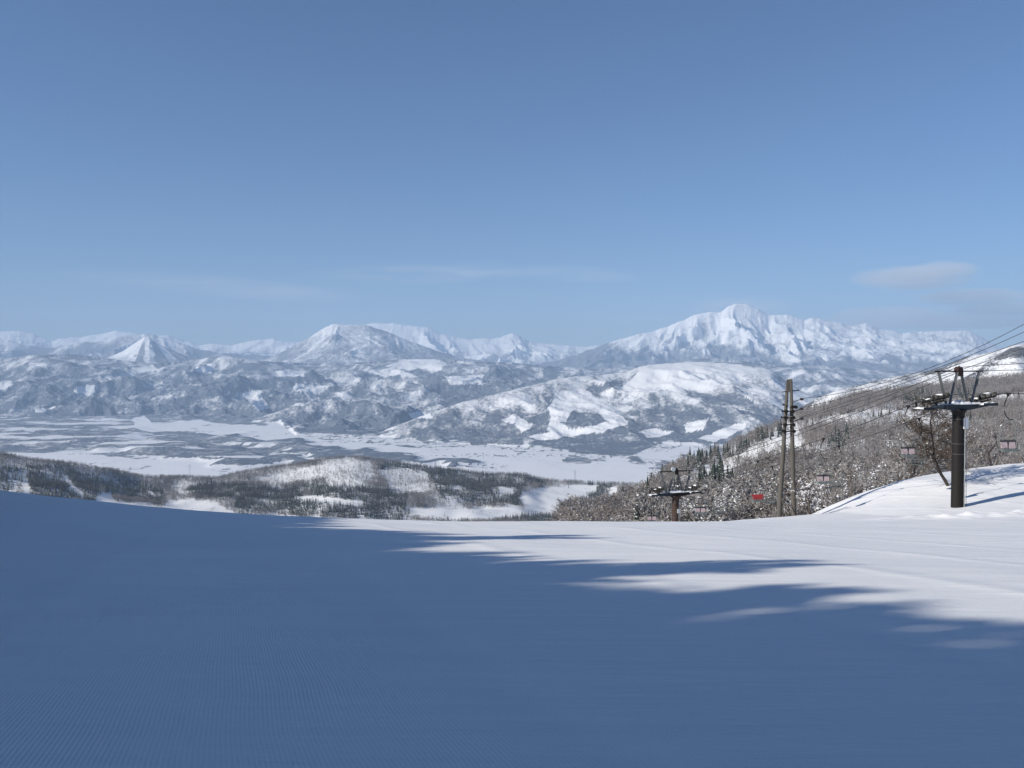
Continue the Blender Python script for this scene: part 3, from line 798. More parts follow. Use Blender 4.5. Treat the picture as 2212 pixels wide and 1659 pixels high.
for j, i in enumerate(near_b):
    uu = u[i]
    if uu < 1500: lb, gr = 'bare snow dusted tree on the slope behind the far lift pylon', 'bare trees around the far lift pylon'
    elif uu < 1740: lb, gr = 'bare snow dusted tree below the chairs and around the utility poles', 'bare trees around the utility poles'
    elif uu < 2050: lb, gr = 'bare snow dusted tree behind the snow bank left of the near lift pylon', 'bare trees left of the near lift pylon'
    else: lb, gr = 'bare snow dusted tree behind the snow bank right of the near lift pylon', 'bare trees right of the near lift pylon'
    put_tree('bare_tree', btm[j % 6], (X[i], Y[i], Z[i]), hgt[i] / 6.0, lb, 'bare tree', gr)
for j, i in enumerate(near_c):
    lb, gr = ('dark snow laden conifer behind the far lift pylon', 'conifers near the far lift pylon') if u[i] < 1600 else ('dark snow laden conifer standing among the bare trees on the hillside', 'conifers on the wooded hillside')
    put_tree('conifer', ctm[j % 3], (X[i], Y[i], Z[i]), hgt[i] / 8.0, lb, 'conifer', gr)
# trees and shrubs standing right behind the crest of the snow bank
for j in range(16):
    x = 34 + 24 * (j + RNG.uniform(.1, .9)) / 16; y = RNG.uniform(86, 100); hh = RNG.uniform(5.5, 8.2) * (1.0 if x > 42 else .8)
    put_tree('bare_tree', btm[(0, 2, 3, 5)[j % 4]], (x, y, float(ground(x, y)) - .1), hh / 6.0, 'tall brown bare tree standing close behind the crest of the snow bank', 'bare tree', 'bare trees close behind the snow bank')
for j in range(18):
    x = 25.5 + 24 * (j + RNG.uniform(.1, .9)) / 18; y = 83.5 + RNG.uniform(0, 3.5) + .1 * (x - 26); hh = RNG.uniform(1.2, 2.6)
    put_tree('shrub', btm[j % 6], (x, y, float(ground(x, y))), hh / 6.0, 'low bare shrub poking out along the back edge of the snow bank', 'shrub', 'shrubs along the snow bank')
LODB = [join(*bare_tree(300 + k, 6.0, .62, 12, 4, 8, (.1, .5, .2, .3)[k], (RNG.normal(0, .05), 0), 3, .020, .08, .12, 1)) for k in range(4)]
LODB2 = [join(*bare_tree(320 + k, 6.0, .66, 7, 3, 5, .36, (0, 0), 3, .038, .08, .12, 1)) for k in range(4)]
LODC = [join(*conifer(340 + k, 8.0, 1.7, 7, 7, .4)) for k in range(3)]
pk = np.where(Y[far_b] < 340, RNG.integers(0, 4, len(far_b)), 4 + RNG.integers(0, 4, len(far_b)))
scatter('woodland', LODB + LODB2, X[far_b], Y[far_b], Z[far_b], hgt[far_b] / 6.0, pk, 'grey bare winter woodland covering the hillside on the right', 'woodland')
if len(far_c): scatter('conifer_wood', LODC, X[far_c], Y[far_c], Z[far_c], hgt[far_c] / 8.0, RNG.integers(0, 3, len(far_c)), 'scattered dark conifers higher up the right hillside', 'woodland')
print('E', len(X), len(far_b), len(far_c))

# ---- planting the low hills
CLEAR_M = [[(129, 1027), (150, 1030), (180, 1066), (165, 1068)], [(216, 1060), (240, 1062), (250, 1080), (335, 1088), (335, 1106), (200, 1100)],
           [(318, 1055), (332, 1060), (330, 1072), (320, 1068)], [(345, 1100), (362, 1080), (420, 1073), (470, 1085), (505, 1108), (480, 1125), (360, 1118)],
           [(640, 1068), (700, 1070), (783, 1080), (785, 1091), (700, 1084), (640, 1077)], [(878, 1092), (985, 1095), (1119, 1090), (1125, 1110), (1060, 1126), (885, 1118)],
           [(1069, 1048), (1110, 1050), (1112, 1066), (1075, 1064)], [(1131, 1062), (1165, 1050), (1250, 1043), (1300, 1045), (1290, 1060), (1245, 1075), (1200, 1090), (1140, 1102), (1128, 1090)],
           [(1106, 1096), (1200, 1090), (1290, 1098), (1300, 1112), (1106, 1110)], [(1312, 1050), (1335, 1047), (1335, 1070), (1315, 1072)], [(500, 1106), (620, 1112), (900, 1124), (900, 1130), (500, 1118)]]
SPARSE_M = [[(15, 1020), (60, 1018), (75, 1070), (20, 1075)], [(700, 1000), (745, 990), (800, 1000), (810, 1030), (760, 1060), (708, 1058)], [(815, 1015), (880, 1010), (930, 1022), (925, 1066), (850, 1068)], [(540, 1040), (620, 1018), (700, 1005), (700, 1030), (600, 1055)],
            [(940, 1085), (985, 1068), (1000, 1100), (940, 1105)], [(365, 1060), (395, 1040), (420, 1045), (400, 1075)], [(1155, 1062), (1200, 1055), (1200, 1095), (1150, 1098)]]
CON_M = [[(0, 1010), (120, 1005), (216, 1030), (216, 1100), (60, 1090), (0, 1080)], [(205, 1041), (290, 1038), (352, 1062), (352, 1092), (240, 1072)], [(402, 1052), (450, 1040), (549, 1050), (545, 1080), (480, 1082), (410, 1072)],
         [(510, 1052), (660, 1055), (640, 1100), (510, 1110)], [(655, 1045), (880, 1060), (882, 1112), (800, 1100), (660, 1066)], [(926, 1022), (1060, 1030), (1135, 1040), (1135, 1093), (950, 1090)],
         [(950, 1102), (1015, 1102), (1015, 1130), (950, 1130)], [(1060, 1108), (1160, 1098), (1160, 1132), (1050, 1132)], [(1195, 1055), (1260, 1048), (1265, 1105), (1195, 1098)], [(1255, 1040), (1320, 1036), (1330, 1105), (1270, 1108)],
         [(1150, 1104), (1290, 1102), (1300, 1135), (1150, 1135)], [(640, 1085), (780, 1092), (880, 1110), (880, 1128), (600, 1112)], [(1090, 1020), (1170, 1030), (1180, 1050), (1100, 1045)], [(830, 1000), (1080, 1018), (1080, 1032), (830, 1015)]]
n = 360000
s_ = RNG.uniform(-.66, .24, n); y = RNG.uniform(1250, 2560, n)
kp = RNG.random(n) < y / 2560
s_, y = s_[kp], y[kp]
z = MID.sample(s_ * y, y); u, v = proj(s_ * y, y, z)
ok = (y < np.interp(s_, MID.s, fy(MID.s)) + 30) & (v < 1140)
X, Y, Z, u, v = s_[ok] * y[ok], y[ok], z[ok], u[ok], v[ok]
nz = fbm(X / 55, Y / 90, 3, 801); nz2 = fbm(X / 18, Y / 30, 2, 802)
uj, vj = u + 9 * nz, v + 4 * nz2
pr = np.full(len(X), .46) + .35 * nz
for pg in SPARSE_M: pr[inpoly(uj, vj, pg)] = .10
for pg in CLEAR_M: pr[inpoly(uj, vj - 4, pg)] = .002
con = np.zeros(len(X), bool)
for pg in CON_M: con |= inpoly(uj, vj, pg)
con = np.where(con, RNG.random(len(X)) < .94, RNG.random(len(X)) < .07 + .12 * (nz > .35))
pr = np.where(con, pr * .85, pr)
kp = RNG.random(len(X)) < pr
X, Y, Z, u, v, con = [a[kp] for a in (X, Y, Z, u, v, con)]
# along the ridge line always a fringe
hgt = np.where(con, RNG.uniform(9, 15, len(X)), RNG.uniform(7, 11, len(X)))
LODM = [join(*bare_tree(360 + k, 6.0, .62, 4, 2, 3, .25, (0, 0), 3, .12, .07, .12, 1)) for k in range(4)]
LODMC = [join(*conifer(380 + k, 8.0, 1.9, 4, 5, .06, False)) for k in range(3)]
ic = np.where(con)[0]; ic = ic[np.argsort(Y[ic])]
vis = ic[(v[ic] < 1128)]
near_c = vis[:200]
cm = [raw_mesh('conifer', V_, F_, TREE_MATS, M_) for V_, F_, M_ in LODMC]
for j, i in enumerate(near_c):
    o = link('conifer', cm[j % 3], None, (X[i], Y[i], Z[i])); sc = hgt[i] / 8.0; o.scale = (sc, sc, sc); o.rotation_euler = (0, 0, RNG.uniform(0, 6.28))
    if u[i] < 560: tag(o, 'small dark conifer in the valley woods beyond the left half of the piste', 'conifer', 'conifers below the shaded piste')
    else: tag(o, 'small dark conifer among the snow fields below the middle of the piste', 'conifer', 'conifers by the lowland snow fields')
fc = np.setdiff1d(ic, near_c)
fb = np.where(~con)[0]
scatter('conifer_wood', LODMC, X[fc], Y[fc], Z[fc], hgt[fc] / 8.0, RNG.integers(0, 3, len(fc)), 'dark conifer woods on the low hills below the piste', 'woodland')
scatter('woodland', LODM, X[fb], Y[fb], Z[fb], hgt[fb] / 6.0, RNG.integers(0, 4, len(fb)), 'brown grey leafless woods on the low hills below the piste', 'woodland')
print('M', len(X), len(fc), len(fb))

# ---- wood to the left of the piste that throws the foreground into shade
rx, ry, rs, rim = [], [], [], []
def shade_tip(tx, ty, bx):
    """tree standing at x = bx whose shadow tip reaches (tx, ty)"""
    k = (tx - bx) / -SUN_DIR.x
    by = ty + k * SUN_DIR.y
    zb, zt = float(ground(bx, by)), float(ground(tx, ty))
    return bx, by, (k * math.tan(SUN_EL) + zt) - zb
TIPS = [(6.9, 13.0, -26), (5.6, 12.4, -25), (7.2, 10.6, -25), (6.6, 9.6, -24), (8, 9.4, -25), (7.0, 17.2, -26), (5.2, 16.6, -25), (3.6, 16.2, -27), (4.6, 29.0, -30), (2.6, 28.2, -29), (.6, 27.4, -30), (9.5, 7.6, -24), (8.2, 8.6, -25), (10.5, 4, -24),
        (-8, 41, -36), (-12, 45, -40), (-15, 50, -46), (-18, 56, -52), (-21, 62, -58), (-24, 66, -62), (-8, 36, -34), (-12, 40, -38),
        (-16, 45, -42), (-19, 51, -48), (-23, 58, -56), (-27, 66, -62), (-30, 72, -66), (-5, 30, -30), (-9, 33, -33)]
for tx, ty, bx in TIPS:
    a, b_, h_ = shade_tip(tx, ty, bx); rx.append(a); ry.append(b_); rs.append(h_); rim.append(True)
edge_y = [-70, -30, 0, 7, 9.5, 11, 14.5, 17, 20.8, 24, 29, 34, 40, 50, 66, 90]
edge_x = [11, 11, 11, 9, 5.9, 4.8, 4.3, 3.6, .8, .3, -.4, -4.7, -6.2, -8.2, -11.5, -16]
for q in range(3600):
    ty = RNG.uniform(-60, 85); tx = np.interp(ty, edge_y, edge_x) - (.8 + 33 * RNG.random() ** 1.7)
    bx = min(-24 - RNG.uniform(0, 34), tx - 14, -(.7 * ty) - 3 + RNG.uniform(-6, 6) if ty > 30 else 0)
    a, b_, h_ = shade_tip(tx, ty, bx)
    if not (4 < h_ < 25): continue
    if a > -.70 * b_ - 4.5 and b_ > -2: continue       # keep clear of the picture
    if a > -22: continue
    rx.append(a); ry.append(b_); rs.append(h_); rim.append(bool(tx > np.interp(ty, edge_y, edge_x) - 3.5))
rx, ry, rs = np.array(rx), np.array(ry), np.array(rs)
LODS = [join(*conifer(400 + k, 8.0, 2.7, 9, 9, .05)) for k in range(3)]
bare_edge = np.array(rim)
LODS += [join(*bare_tree(420 + k, 8.0, .20, 26, 9, 9, 0, (0, 0), 3, .034, None, .30, 1)) for k in range(3)]
rs = np.where(bare_edge, rs * .95, rs)
pk = np.where(bare_edge, RNG.integers(3, 6, len(rx)), RNG.integers(0, 3, len(rx)))
scatter('mixed_wood', LODS, rx, ry, ground(rx, ry), rs / 8.0, pk, 'dense mixed wood along the left edge of the piste, shading it', 'woodland')
print('S', len(rx))

# ------------------------------------------------------------------ things near the piste
def hit(u, v, y0=4.0, y1=150.0):
    """where the line of sight through a picture point meets the piste or its bank"""
    yy = np.linspace(y0, y1, 3000); xx = float(sx(u, v)) * yy; zz = float(zr(v)) * yy
    d = zz - ground(xx, yy)
    k = np.where(d < 0)[0]
    i = k[0] if len(k) else int(np.argmin(np.abs(d[1500:]))) + 1500
    return Vector((xx[i], yy[i], float(ground(xx[i], yy[i]))))

steel_dark = simple('dark_brown_steel', (.016, .014, .013), .6, .1, .25, 3)
steel_dark.node_tree.nodes['Principled BSDF'].inputs['Specular IOR Level'].default_value = .2
steel_brown = simple('rusty_brown_steel', (.050, .026, .018), .65, .2, .35, 4)
steel_blue = simple('blue_grey_steel', (.014, .024, .034), .5, .3, .3, 4)
steel_grey = simple('grey_steel', (.11, .115, .12), .5, .4, .25, 6)
galv = simple('galvanised_steel', (.34, .36, .37), .45, .6, .12, 8)
rubber = simple('black_rubber', (.018, .018, .018), .8, 0, .3, 12)
olive = simple('olive_sheave_paint', (.040, .040, .022), .6, .1, .35, 8)
rusty = simple('rust_red_iron', (.034, .015, .013), .8, .1, .4, 10)
white_paint = simple('white_enamel', (.72, .73, .72), .5, 0, .06, 4)
pink = simple('pale_pink_padding', (.55, .43, .44), .7, 0, .08, 9)
red = simple('red_padding', (.38, .035, .04), .6, 0, .12, 9)
dark_seat = simple('dark_seat_padding', (.022, .022, .024), .7, 0, .2, 9)
grey_green = simple('grey_green_frame', (.16, .19, .18), .5, .3, .15, 9)
wood = simple('weathered_pole', (.088, .080, .069), .85, 0, .25, 2.5)
porcelain = simple('dark_brown_insulator', (.030, .022, .022), .3, 0, .2, 10)
cable = simple('steel_cable', (.05, .05, .055), .5, .4, .2, 3)
clump = simple('settled_snow', (.80, .81, .83), .8, 0, .03, 3)

LINE = Vector((12.3, -34.0)).normalized()             # uphill direction of the lift
ARM = Vector((-LINE.y, LINE.x))                       # to the right across the line
RZ = math.atan2(ARM.y, ARM.x)

def lumpy(mb, x0, x1, y0, y1, z, h, seed, n=22, m_=6, mi=0):
    r = np.random.default_rng(seed)
    xs, ys = np.linspace(x0, x1, n), np.linspace(y0, y1, m_)
    gx_, gy_ = np.meshgrid(xs, ys)
    a = (1 - np.abs(2 * (gx_ - x0) / (x1 - x0) - 1) ** 8) * (1 - np.abs(2 * (gy_ - y0) / (y1 - y0) - 1) ** 4)
    zz = z + h * a * (.75 + .6 * fbm(gx_ * 2.3 + seed, gy_ * 2.3, 3, seed))
    V = np.stack([gx_, gy_, zz], -1).reshape(-1, 3)
    idx = np.arange(n * m_).reshape(m_, n)
    mb.add(V, np.stack([idx[:-1, :-1], idx[:-1, 1:], idx[1:, 1:], idx[1:, :-1]], -1).reshape(-1, 4), mi)
    mb.box(((x0 + x1) / 2, (y0 + y1) / 2, z - .012), (x1 - x0, y1 - y0, .02), mi)

def sheave_train(side, hb, tilt, n_w=6):
    """wheels in a row along the line, hung at the end of the cross arm"""
    c = Vector((side * 2.25, 0, hb + .42)); R = Matrix.Rotation(-tilt, 4, 'X')
    f = MB()
    def P(x, y, z): return c + (R @ Vector((x, y, z)))
    for x in (-.11, .11):
        f.tube([P(x, -1.15, -.06), P(x, 1.15, -.06)], .045, 4, 0)
        f.tube([P(x, -.65, -.22), P(x, .65, -.22)], .05, 4, 0)
        for y in (-.6, .6): f.tube([P(x, y, -.24), P(x, y, -.02)], .05, 4, 0)
    f.tube([P(-.2, 0, -.22), P(.2, 0, -.22)], .07, 6, 0)
    f.tube([P(0, 0, -.22), Vector((side * 2.05, 0, hb - .15))], .07, 6, 0)
    # deflection bar and catcher that stick out downhill
    f.tube([P(side * .25, -1.5, .05), P(side * .25, 1.6, .02)], .035, 5, 0)
    f.box(P(side * .25, 1.55, -.12), (.10, .12, .42), 0, R)
    wheels = []
    for k in range(n_w):
        w_ = MB(); y = -1.15 + 2.3 * k / (n_w - 1)
        a, b_ = P(-.055, y, .10), P(.055, y, .10)
        w_.tube([a, b_], .17, 14, 0); w_.tube([P(-.07, y, .10), P(.07, y, .10)], .125, 12, 1); w_.tube([P(-.13, y, .10), P(.13, y, .10)], .035, 6, 2)
        wheels.append(w_)
    return f, wheels

def lift_pylon(base, hb, label, pole_mat, r0, brown, seed):
    """hb: height of the cross arm above the snow"""
    t = empty('lift_pylon', base, RZ)
    tag(t, label, 'lift pylon', 'chairlift pylons')
    p = MB()
    n = 20
    prof = [(-1.2, r0 * 1.04), (0, r0 * 1.03), (hb * .5, r0 * 1.0), (hb - .95, r0 * .97), (hb - .72, r0 * .98), (hb - .5, r0 * 1.12), (hb - .32, r0 * 1.4)]
    p.tube([[0, 0, z] for z, _ in prof], [r for _, r in prof], n, 0)
    pole = p.build('pole', pole_mat, t, False)
    for po in pole.data.polygons: po.use_smooth = len(po.vertices) == 3 and abs(po.normal.z) < .7
    ring = MB()
    for f in (.52, .62, .86):
        z = hb * f; a = np.linspace(0, 2 * math.pi, 25)
        ring.tube(np.stack([np.cos(a) * (r0 * 1.005), np.sin(a) * (r0 * 1.005), np.full(25, z)], -1), .018, 5, 0, False)
    ring.build('weld_band', steel_grey, pole)
    # cross arm: tapered box girder
    b_ = MB()
    for s_ in (-1, 1):
        V = []
        for x, zt, zb, wy in ((0, hb + .02, hb - .42, .30), (s_ * .75, hb + .02, hb - .40, .28), (s_ * 2.3, hb + .02, hb - .20, .18)):
            V += [[x, -wy, zb], [x, wy, zb], [x, wy, zt], [x, -wy, zt]]
        Fq = []
        for k in (0, 1):
            o = 4 * k
            for j in range(4):
                q = [o + j, o + (j + 1) % 4, o + 4 + (j + 1) % 4, o + 4 + j]
                Fq.append(q if s_ > 0 else q[::-1])
        Fq.append([8, 9, 10, 11] if s_ > 0 else [11, 10, 9, 8])
        b_.add(V, Fq, 0)
    b_.box((0, 0, hb - .21), (.02, .57, .40), 0)
    arm = b_.build('cross_arm', steel_blue if not brown else steel_dark, t)
    wk = MB()
    for x0, x1, y0, y1, z in ((-2.75, -1.15, -1.25, -.42, hb - .08), (-2.95, -1.75, .30, 1.45, hb - .34), (1.45, 2.85, -.9, -.36, hb - .05)):
        wk.box(((x0 + x1) / 2, (y0 + y1) / 2, z), (x1 - x0, y1 - y0, .07), 0)
        wk.box(((x0 + x1) / 2, y0 + .03, z + .10), (x1 - x0 - .02, .03, .14), 0)
        wk.tube([[(x0 + x1) / 2, (y0 + y1) / 2, z - .05], [math.copysign(1.2, x0), 0, hb - .25]], .04, 5, 0)
    wk.build('walkway', steel_blue, t)
    sc_ = MB()
    lumpy(sc_, -.95, 1.1, -.30, .30, hb + .035, .26, seed); lumpy(sc_, 1.1, 2.2, -.22, .22, hb + .035, .14, seed + 1)
    lumpy(sc_, -2.1, -1.0, -.22, .22, hb + .035, .08, seed + 2); lumpy(sc_, 1.5, 2.8, -.86, -.40, hb - .005, .16, seed + 3)
    lumpy(sc_, -2.9, -1.8, .35, 1.40, hb - .295, .12, seed + 4)
    o = sc_.build('snow_cap', clump, t, True)
    # lifting frame above the arm
    zt = hb + 2.42
    for xa, xb in ((-1.95, -1.18), (-.16, -.88), (.16, .92), (1.95, 1.22)):
        s_ = MB(); s_.tube([[xa, 0, zt - .02], [xb, 0, hb + .03]], .135, 4, 0)
        so_ = s_.build('strut', steel_grey, t)
    tb = MB(); tb.box((0, 0, zt + .02), (4.5, .12, .09), 0); tb.build('top_bar', steel_dark, t)
    jb = MB()
    jb.box((0, 0, zt + .09), (.44, .28, .26), 0); jb.tube([[-.05, -.2, zt + .12], [-.05, .2, zt + .12]], .24, 12, 0); jb.box((.05, -.03, zt - .18), (.42, .24, .3), 0)
    jb.tube([[0, 0, zt + .2], [0, 0, zt + .42]], [.12, .05], 6, 0)
    jb.build('cable_saddle', rusty if not brown else steel_dark, t)
    if brown:
        l_ = MB(); l_.tube([[-.50, -.32, zt + .28], [-.50, -.10, zt + .28]], [.26, .2], 14, 0); l_.build('round_lamp', white_paint, t)
        sg = MB(); sg.box((.12, -r0 * 1.06, hb - 2.05), (.40, .05, .45), 0); sg.build('number_plate', white_paint, t)
    else:
        sg = MB(); sg.box((.24, -r0 * 1.05, hb - 1.35), (.44, .06, .80), 0); sg.build('sign_plate', white_paint, t)
    cd = MB(); cd.tube([[.14, -r0 * 1.09, -.3], [.14, -r0 * 1.09, hb - 1.0]], .035, 6, 0)
    for z in np.arange(.6, hb - 1.0, 1.1): cd.box((.14, -r0 * 1.05, z), (.13, .05, .04), 0)
    cd.build('conduit', galv, t)
    ld = MB()
    xl = r0 * 1.0 + .22
    for y in (-.17, .17): ld.tube([[xl, y, -.3 if y < 0 else -.3], [xl, y, hb - .1]], .017, 5, 0)
    for z in np.arange(.2, hb - .2, .32): ld.tube([[xl, -.17, z], [xl, .17, z]], .011, 4, 0)
    for z in (1.0, hb * .5, hb - 1.2): ld.box((xl - .12, 0, z), (.24, .04, .04), 0)
    ld.build('ladder', galv, t)
    for side, sd_ in ((-1, 21), (1, 31)):
        q = MB(); lumpy(q, side * 2.25 - .16, side * 2.25 + .16, -.75, -.15, hb + .66 + .10, .12, sd_, 6, 8); lumpy(q, side * 2.25 - .16, side * 2.25 + .16, .25, .8, hb + .38, .12, sd_ + 1, 6, 8)
        q.build('snow_cap', clump, t, True)
    for side in (-1, 1):
        f, ws = sheave_train(side, hb, math.radians(13))
        fo = f.build('sheave_frame', steel_dark, t)
        for w_ in ws: w_.build('sheave_wheel', [rubber, olive, galv], fo)
    return t

B1 = hit(2068, 1095, 30, 70)
HB1 = (float(zr(874)) * B1.y) - B1.z
pylon1 = lift_pylon(B1, HB1, 'near dark steel lift pylon standing at the foot of the snow bank', steel_dark, .43, False, 5)
C2 = at(1460, 1064, B1.y + 34.0)
g2 = float(ground(C2.x, C2.y))
HB2 = C2.z - g2
pylon2 = lift_pylon(Vector((C2.x, C2.y, g2)), HB2, 'farther brown lift pylon rising behind the crest of the piste', steel_brown, .43, True, 9)
print('pylons', B1, HB1, C2, HB2)

# ropes
A2 = Vector((C2.x - B1.x, C2.y - B1.y))
ROPE_Z = B1.z + HB1 + .74
ROPE2 = C2.z + .74
def rope_pt(side, d):
    """d: metres downhill of the near pylon"""
    L = A2.length; k = d / L
    p = Vector((B1.x, B1.y)) + A2 * k + ARM * (side * 2.25)
    if d < 0: z = ROPE_Z - .05 * d
    elif k <= 1: z = ROPE_Z + (ROPE2 - ROPE_Z) * k - 2.6 * k * (1 - k)
    else: z = ROPE2 - (d - L) * .25
    return Vector((p.x, p.y, z))
for side, lb in ((-1, 'haul rope over the left sheaves carrying the pink chairs'), (1, 'haul rope over the right sheaves carrying the grey chairs')):
    m_ = MB(); m_.tube([rope_pt(side, d) for d in list(np.linspace(-24, 0, 9)) + list(np.linspace(.6, 36, 40)) + [44, 60]], .03, 6, 0)
    tag(m_.build('haul_rope', cable, None, True), lb, 'cable', 'haul ropes of the chairlift')
for off, dz, lb in ((-.18, .30, 'upper signal cable strung between the pylon tops'), (.20, .02, 'lower signal cable strung between the pylon tops')):
    m_ = MB(); pts = []
    for k in np.linspace(-.55, 1.0, 40):
        p = Vector((B1.x, B1.y)) + A2 * k + ARM * off
        za, zb = B1.z + HB1 + 2.45 + dz, C2.z + 2.45 + dz
        z = za + (zb - za) * k - 2.3 * k * (1 - k) if k >= 0 else za - k * A2.length * (.02 + .03 * (dz > .1))
        pts.append((p.x, p.y, z))
    m_.tube(pts, .025, 5, 0)
    tag(m_.build('signal_cable', cable, None, True), lb, 'cable', 'signal cables of the chairlift')

# chairs
def chair(kind):
    """origin at the rope grip, front towards -y"""
    t = empty('lift_chair', (0, 0, 0))
    g = MB(); g.box((0, 0, -.02), (.10, .34, .12), 0); g.box((-.02, 0, -.12), (.09, .14, .16), 0); g.build('grip', steel_dark, t)
    h_ = MB()
    P = [(0, 0, -.1), (-.10, 0, -.32), (-.24, 0, -.62), (-.30, 0, -.95), (-.24, 0, -1.28), (-.08, 0, -1.56), (.10, 0, -1.70), (.36, 0, -1.74)]
    h_.tube(P, .033, 7, 0); h_.build('hanger', steel_dark, t, True)
    fr = MB()
    for s_ in (-1, 1):
        fr.tube([(.12, 0, -1.72), (.12 + s_ * .30, 0, -1.86), (s_ * .56 + .03, 0, -2.2), (s_ * .58, 0, -2.9), (s_ * .58, .02, -3.72), (s_ * .58, -.42, -3.78)], .022, 6, 0)
        fr.tube([(s_ * .58, .0, -3.30), (s_ * .58, -.40, -3.36), (s_ * .58, -.42, -3.76)], .018, 5, 0)
    fr.tube([(-.58, .03, -3.72), (.58, .03, -3.72)], .02, 5, 0)
    fr.tube([(-.56, .03, -3.06), (.56, .03, -3.06)], .018, 5, 0)
    fr.build('frame', grey_green, t, True)
    R = Matrix.Rotation(math.radians(-9), 4, 'X')
    if kind == 'red':
        V = [[-.60, -.02, -3.16], [.60, -.02, -3.16], [.46, -.09, -3.62], [-.46, -.09, -3.62]]
        V2 = [[x, y + .06, z] for x, y, z in V]
        b_ = MB(); b_.add(V + V2, [[0, 3, 2, 1], [4, 5, 6, 7], [0, 1, 5, 4], [1, 2, 6, 5], [2, 3, 7, 6], [3, 0, 4, 7]], 0); b_.build('backrest', red, t)
    else:
        for s_ in (-1, 1):
            b_ = MB()
            if kind == 'pink': b_.box((s_ * .280, -.035, -3.40), (.455, .05, .42), 0, R)
            else:
                for z in (-3.30, -3.50): b_.box((s_ * .262, -.02, z), (.50, .03, .07), 0, R)
            b_.build('backrest', pink if kind == 'pink' else grey_green, t)
    k_ = MB(); k_.box((0, -.01, -3.14), (1.18, .10, .085), 0)
    if kind == 'pink': k_.box((0, -.03, -3.40), (.07, .05, .46), 0); k_.build('top_rail', dark_seat if kind != 'grey' else galv, t)
    s_ = MB(); s_.box((0, -.25, -3.72), (1.10, .46, .08), 0, Matrix.Rotation(math.radians(5), 4, 'X')); s_.build('seat', dark_seat if kind == 'grey' else grey_green, t)
    return t
def copy_tree(o, parent=None):
    c = o.copy(); COL.objects.link(c)
    if parent is not None: c.parent = parent
    for ch in list(o.children): copy_tree(ch, c)
    return c
def rope_at_u(side, u):
    """distance along the rope where it passes picture column u"""
    dd = np.linspace(-7, 46, 3000)
    uu = np.array([proj(*rope_pt(side, d))[0] for d in dd])
    return float(dd[int(np.argmin(np.abs(uu - u)))])
PINK = [(2178, 'pink two panel chair right of the near lift pylon'), (1962, 'pink two panel chair left of the near lift pylon'), (1779, 'pink two panel chair just right of the utility poles'),
        (1637, None), (1513, 'pink two panel chair just right of the farther lift pylon'), (1408, 'pink two panel chair left of the farther lift pylon')]
proto = {}
for uu, lb in PINK:
    kind = 'red' if lb is None else 'pink'
    if kind not in proto: o = proto[kind] = chair(kind)
    else: o = copy_tree(proto[kind])
    o.location = rope_pt(-1, rope_at_u(-1, uu)); o.rotation_euler = (0, 0, RZ * .35)
    tag(o, lb or 'red backed chair hanging left of the utility poles', 'lift chair', 'chairs of the chairlift')
for uu, lb in [(1985, 'grey chair with dark seat below the pink chair by the near pylon'), (1812, 'grey chair with dark seat above the edge of the snow bank'),
               (1668, 'grey chair with dark seat beside the foot of the utility poles'), (1553, 'grey chair with dark seat between the farther pylon and the red chair')]:
    if 'grey' not in proto: o = proto['grey'] = chair('grey')
    else: o = copy_tree(proto['grey'])
    o.location = rope_pt(1, rope_at_u(1, uu)); o.rotation_euler = (0, 0, RZ * .35 + math.pi)
    tag(o, lb, 'lift chair', 'chairs of the chairlift')

# twin utility pole
PA, PB = hit(1683, 1112, 40, 110), hit(1715, 1106, 40, 110)
PA = at(1683, 1113, 75.0); PB = at(1715, 1107, 75.0)
TA, TB = at(1701.5, 822, 75.0), at(1708.5, 819, 74.9)
up = empty('utility_pole', ((PA + PB) / 2)[:], 0.0)
tag(up, 'leaning pair of weathered wooden utility poles joined at the top', 'utility pole')
O = (PA + PB) / 2
def rel(p): return Vector(p) - O
for a, b_ in ((PA, TA), (PB, TB)):
    a2 = a - (b_ - a).normalized() * 2.0
    m_ = MB(); m_.tube([rel(a2), rel(a), rel(a.lerp(b_, .5)), rel(b_)], [.235, .23, .185, .135], 12, 0); m_.build('pole', wood, up, True)
def upt(u, v, dy=0.0): return rel(at(u, v, 74.95)) + Vector((0, dy, 0))
m_ = MB(); m_.tube([upt(1688, 847, -.05), upt(1726, 843, .05)], .05, 6, 0); m_.build('crossarm', steel_dark, up)
m_ = MB(); m_.box(upt(1703.5, 833, -.12), (.42, .05, 1.1), 0); m_.build('splice_plate', wood, up)
for v in (868, 889, 910): 
    m_ = MB(); a, b_ = upt(1710, v + 1, -.1), upt(1729, v - 6, -.25)
    m_.tube([a, b_], .035, 5, 0); br = m_.build('bracket', steel_dark, up)
    i_ = MB(); i_.tube([b_ + Vector((-.12, 0, 0)), b_ + Vector((.02, 0, 0)), b_ + Vector((.18, 0, -.03))], [.09, .13, .07], 8, 0); i_.build('insulator', porcelain, br)
for (u_, v_) in ((1695, 876), (1693, 890), (1691, 903), (1690, 918), (1688, 930)):
    m_ = MB(); a, b_ = upt(u_ + 7, v_ + 1, -.12), upt(u_ - 5, v_ - 2, -.3)
    m_.tube([a, b_], .028, 5, 0); br = m_.build('bracket', steel_dark, up)
    i_ = MB(); i_.tube([b_ + Vector((0, 0, -.10)), b_, b_ + Vector((0, 0, .12))], [.05, .10, .05], 8, 0); i_.build('insulator', porcelain, br)
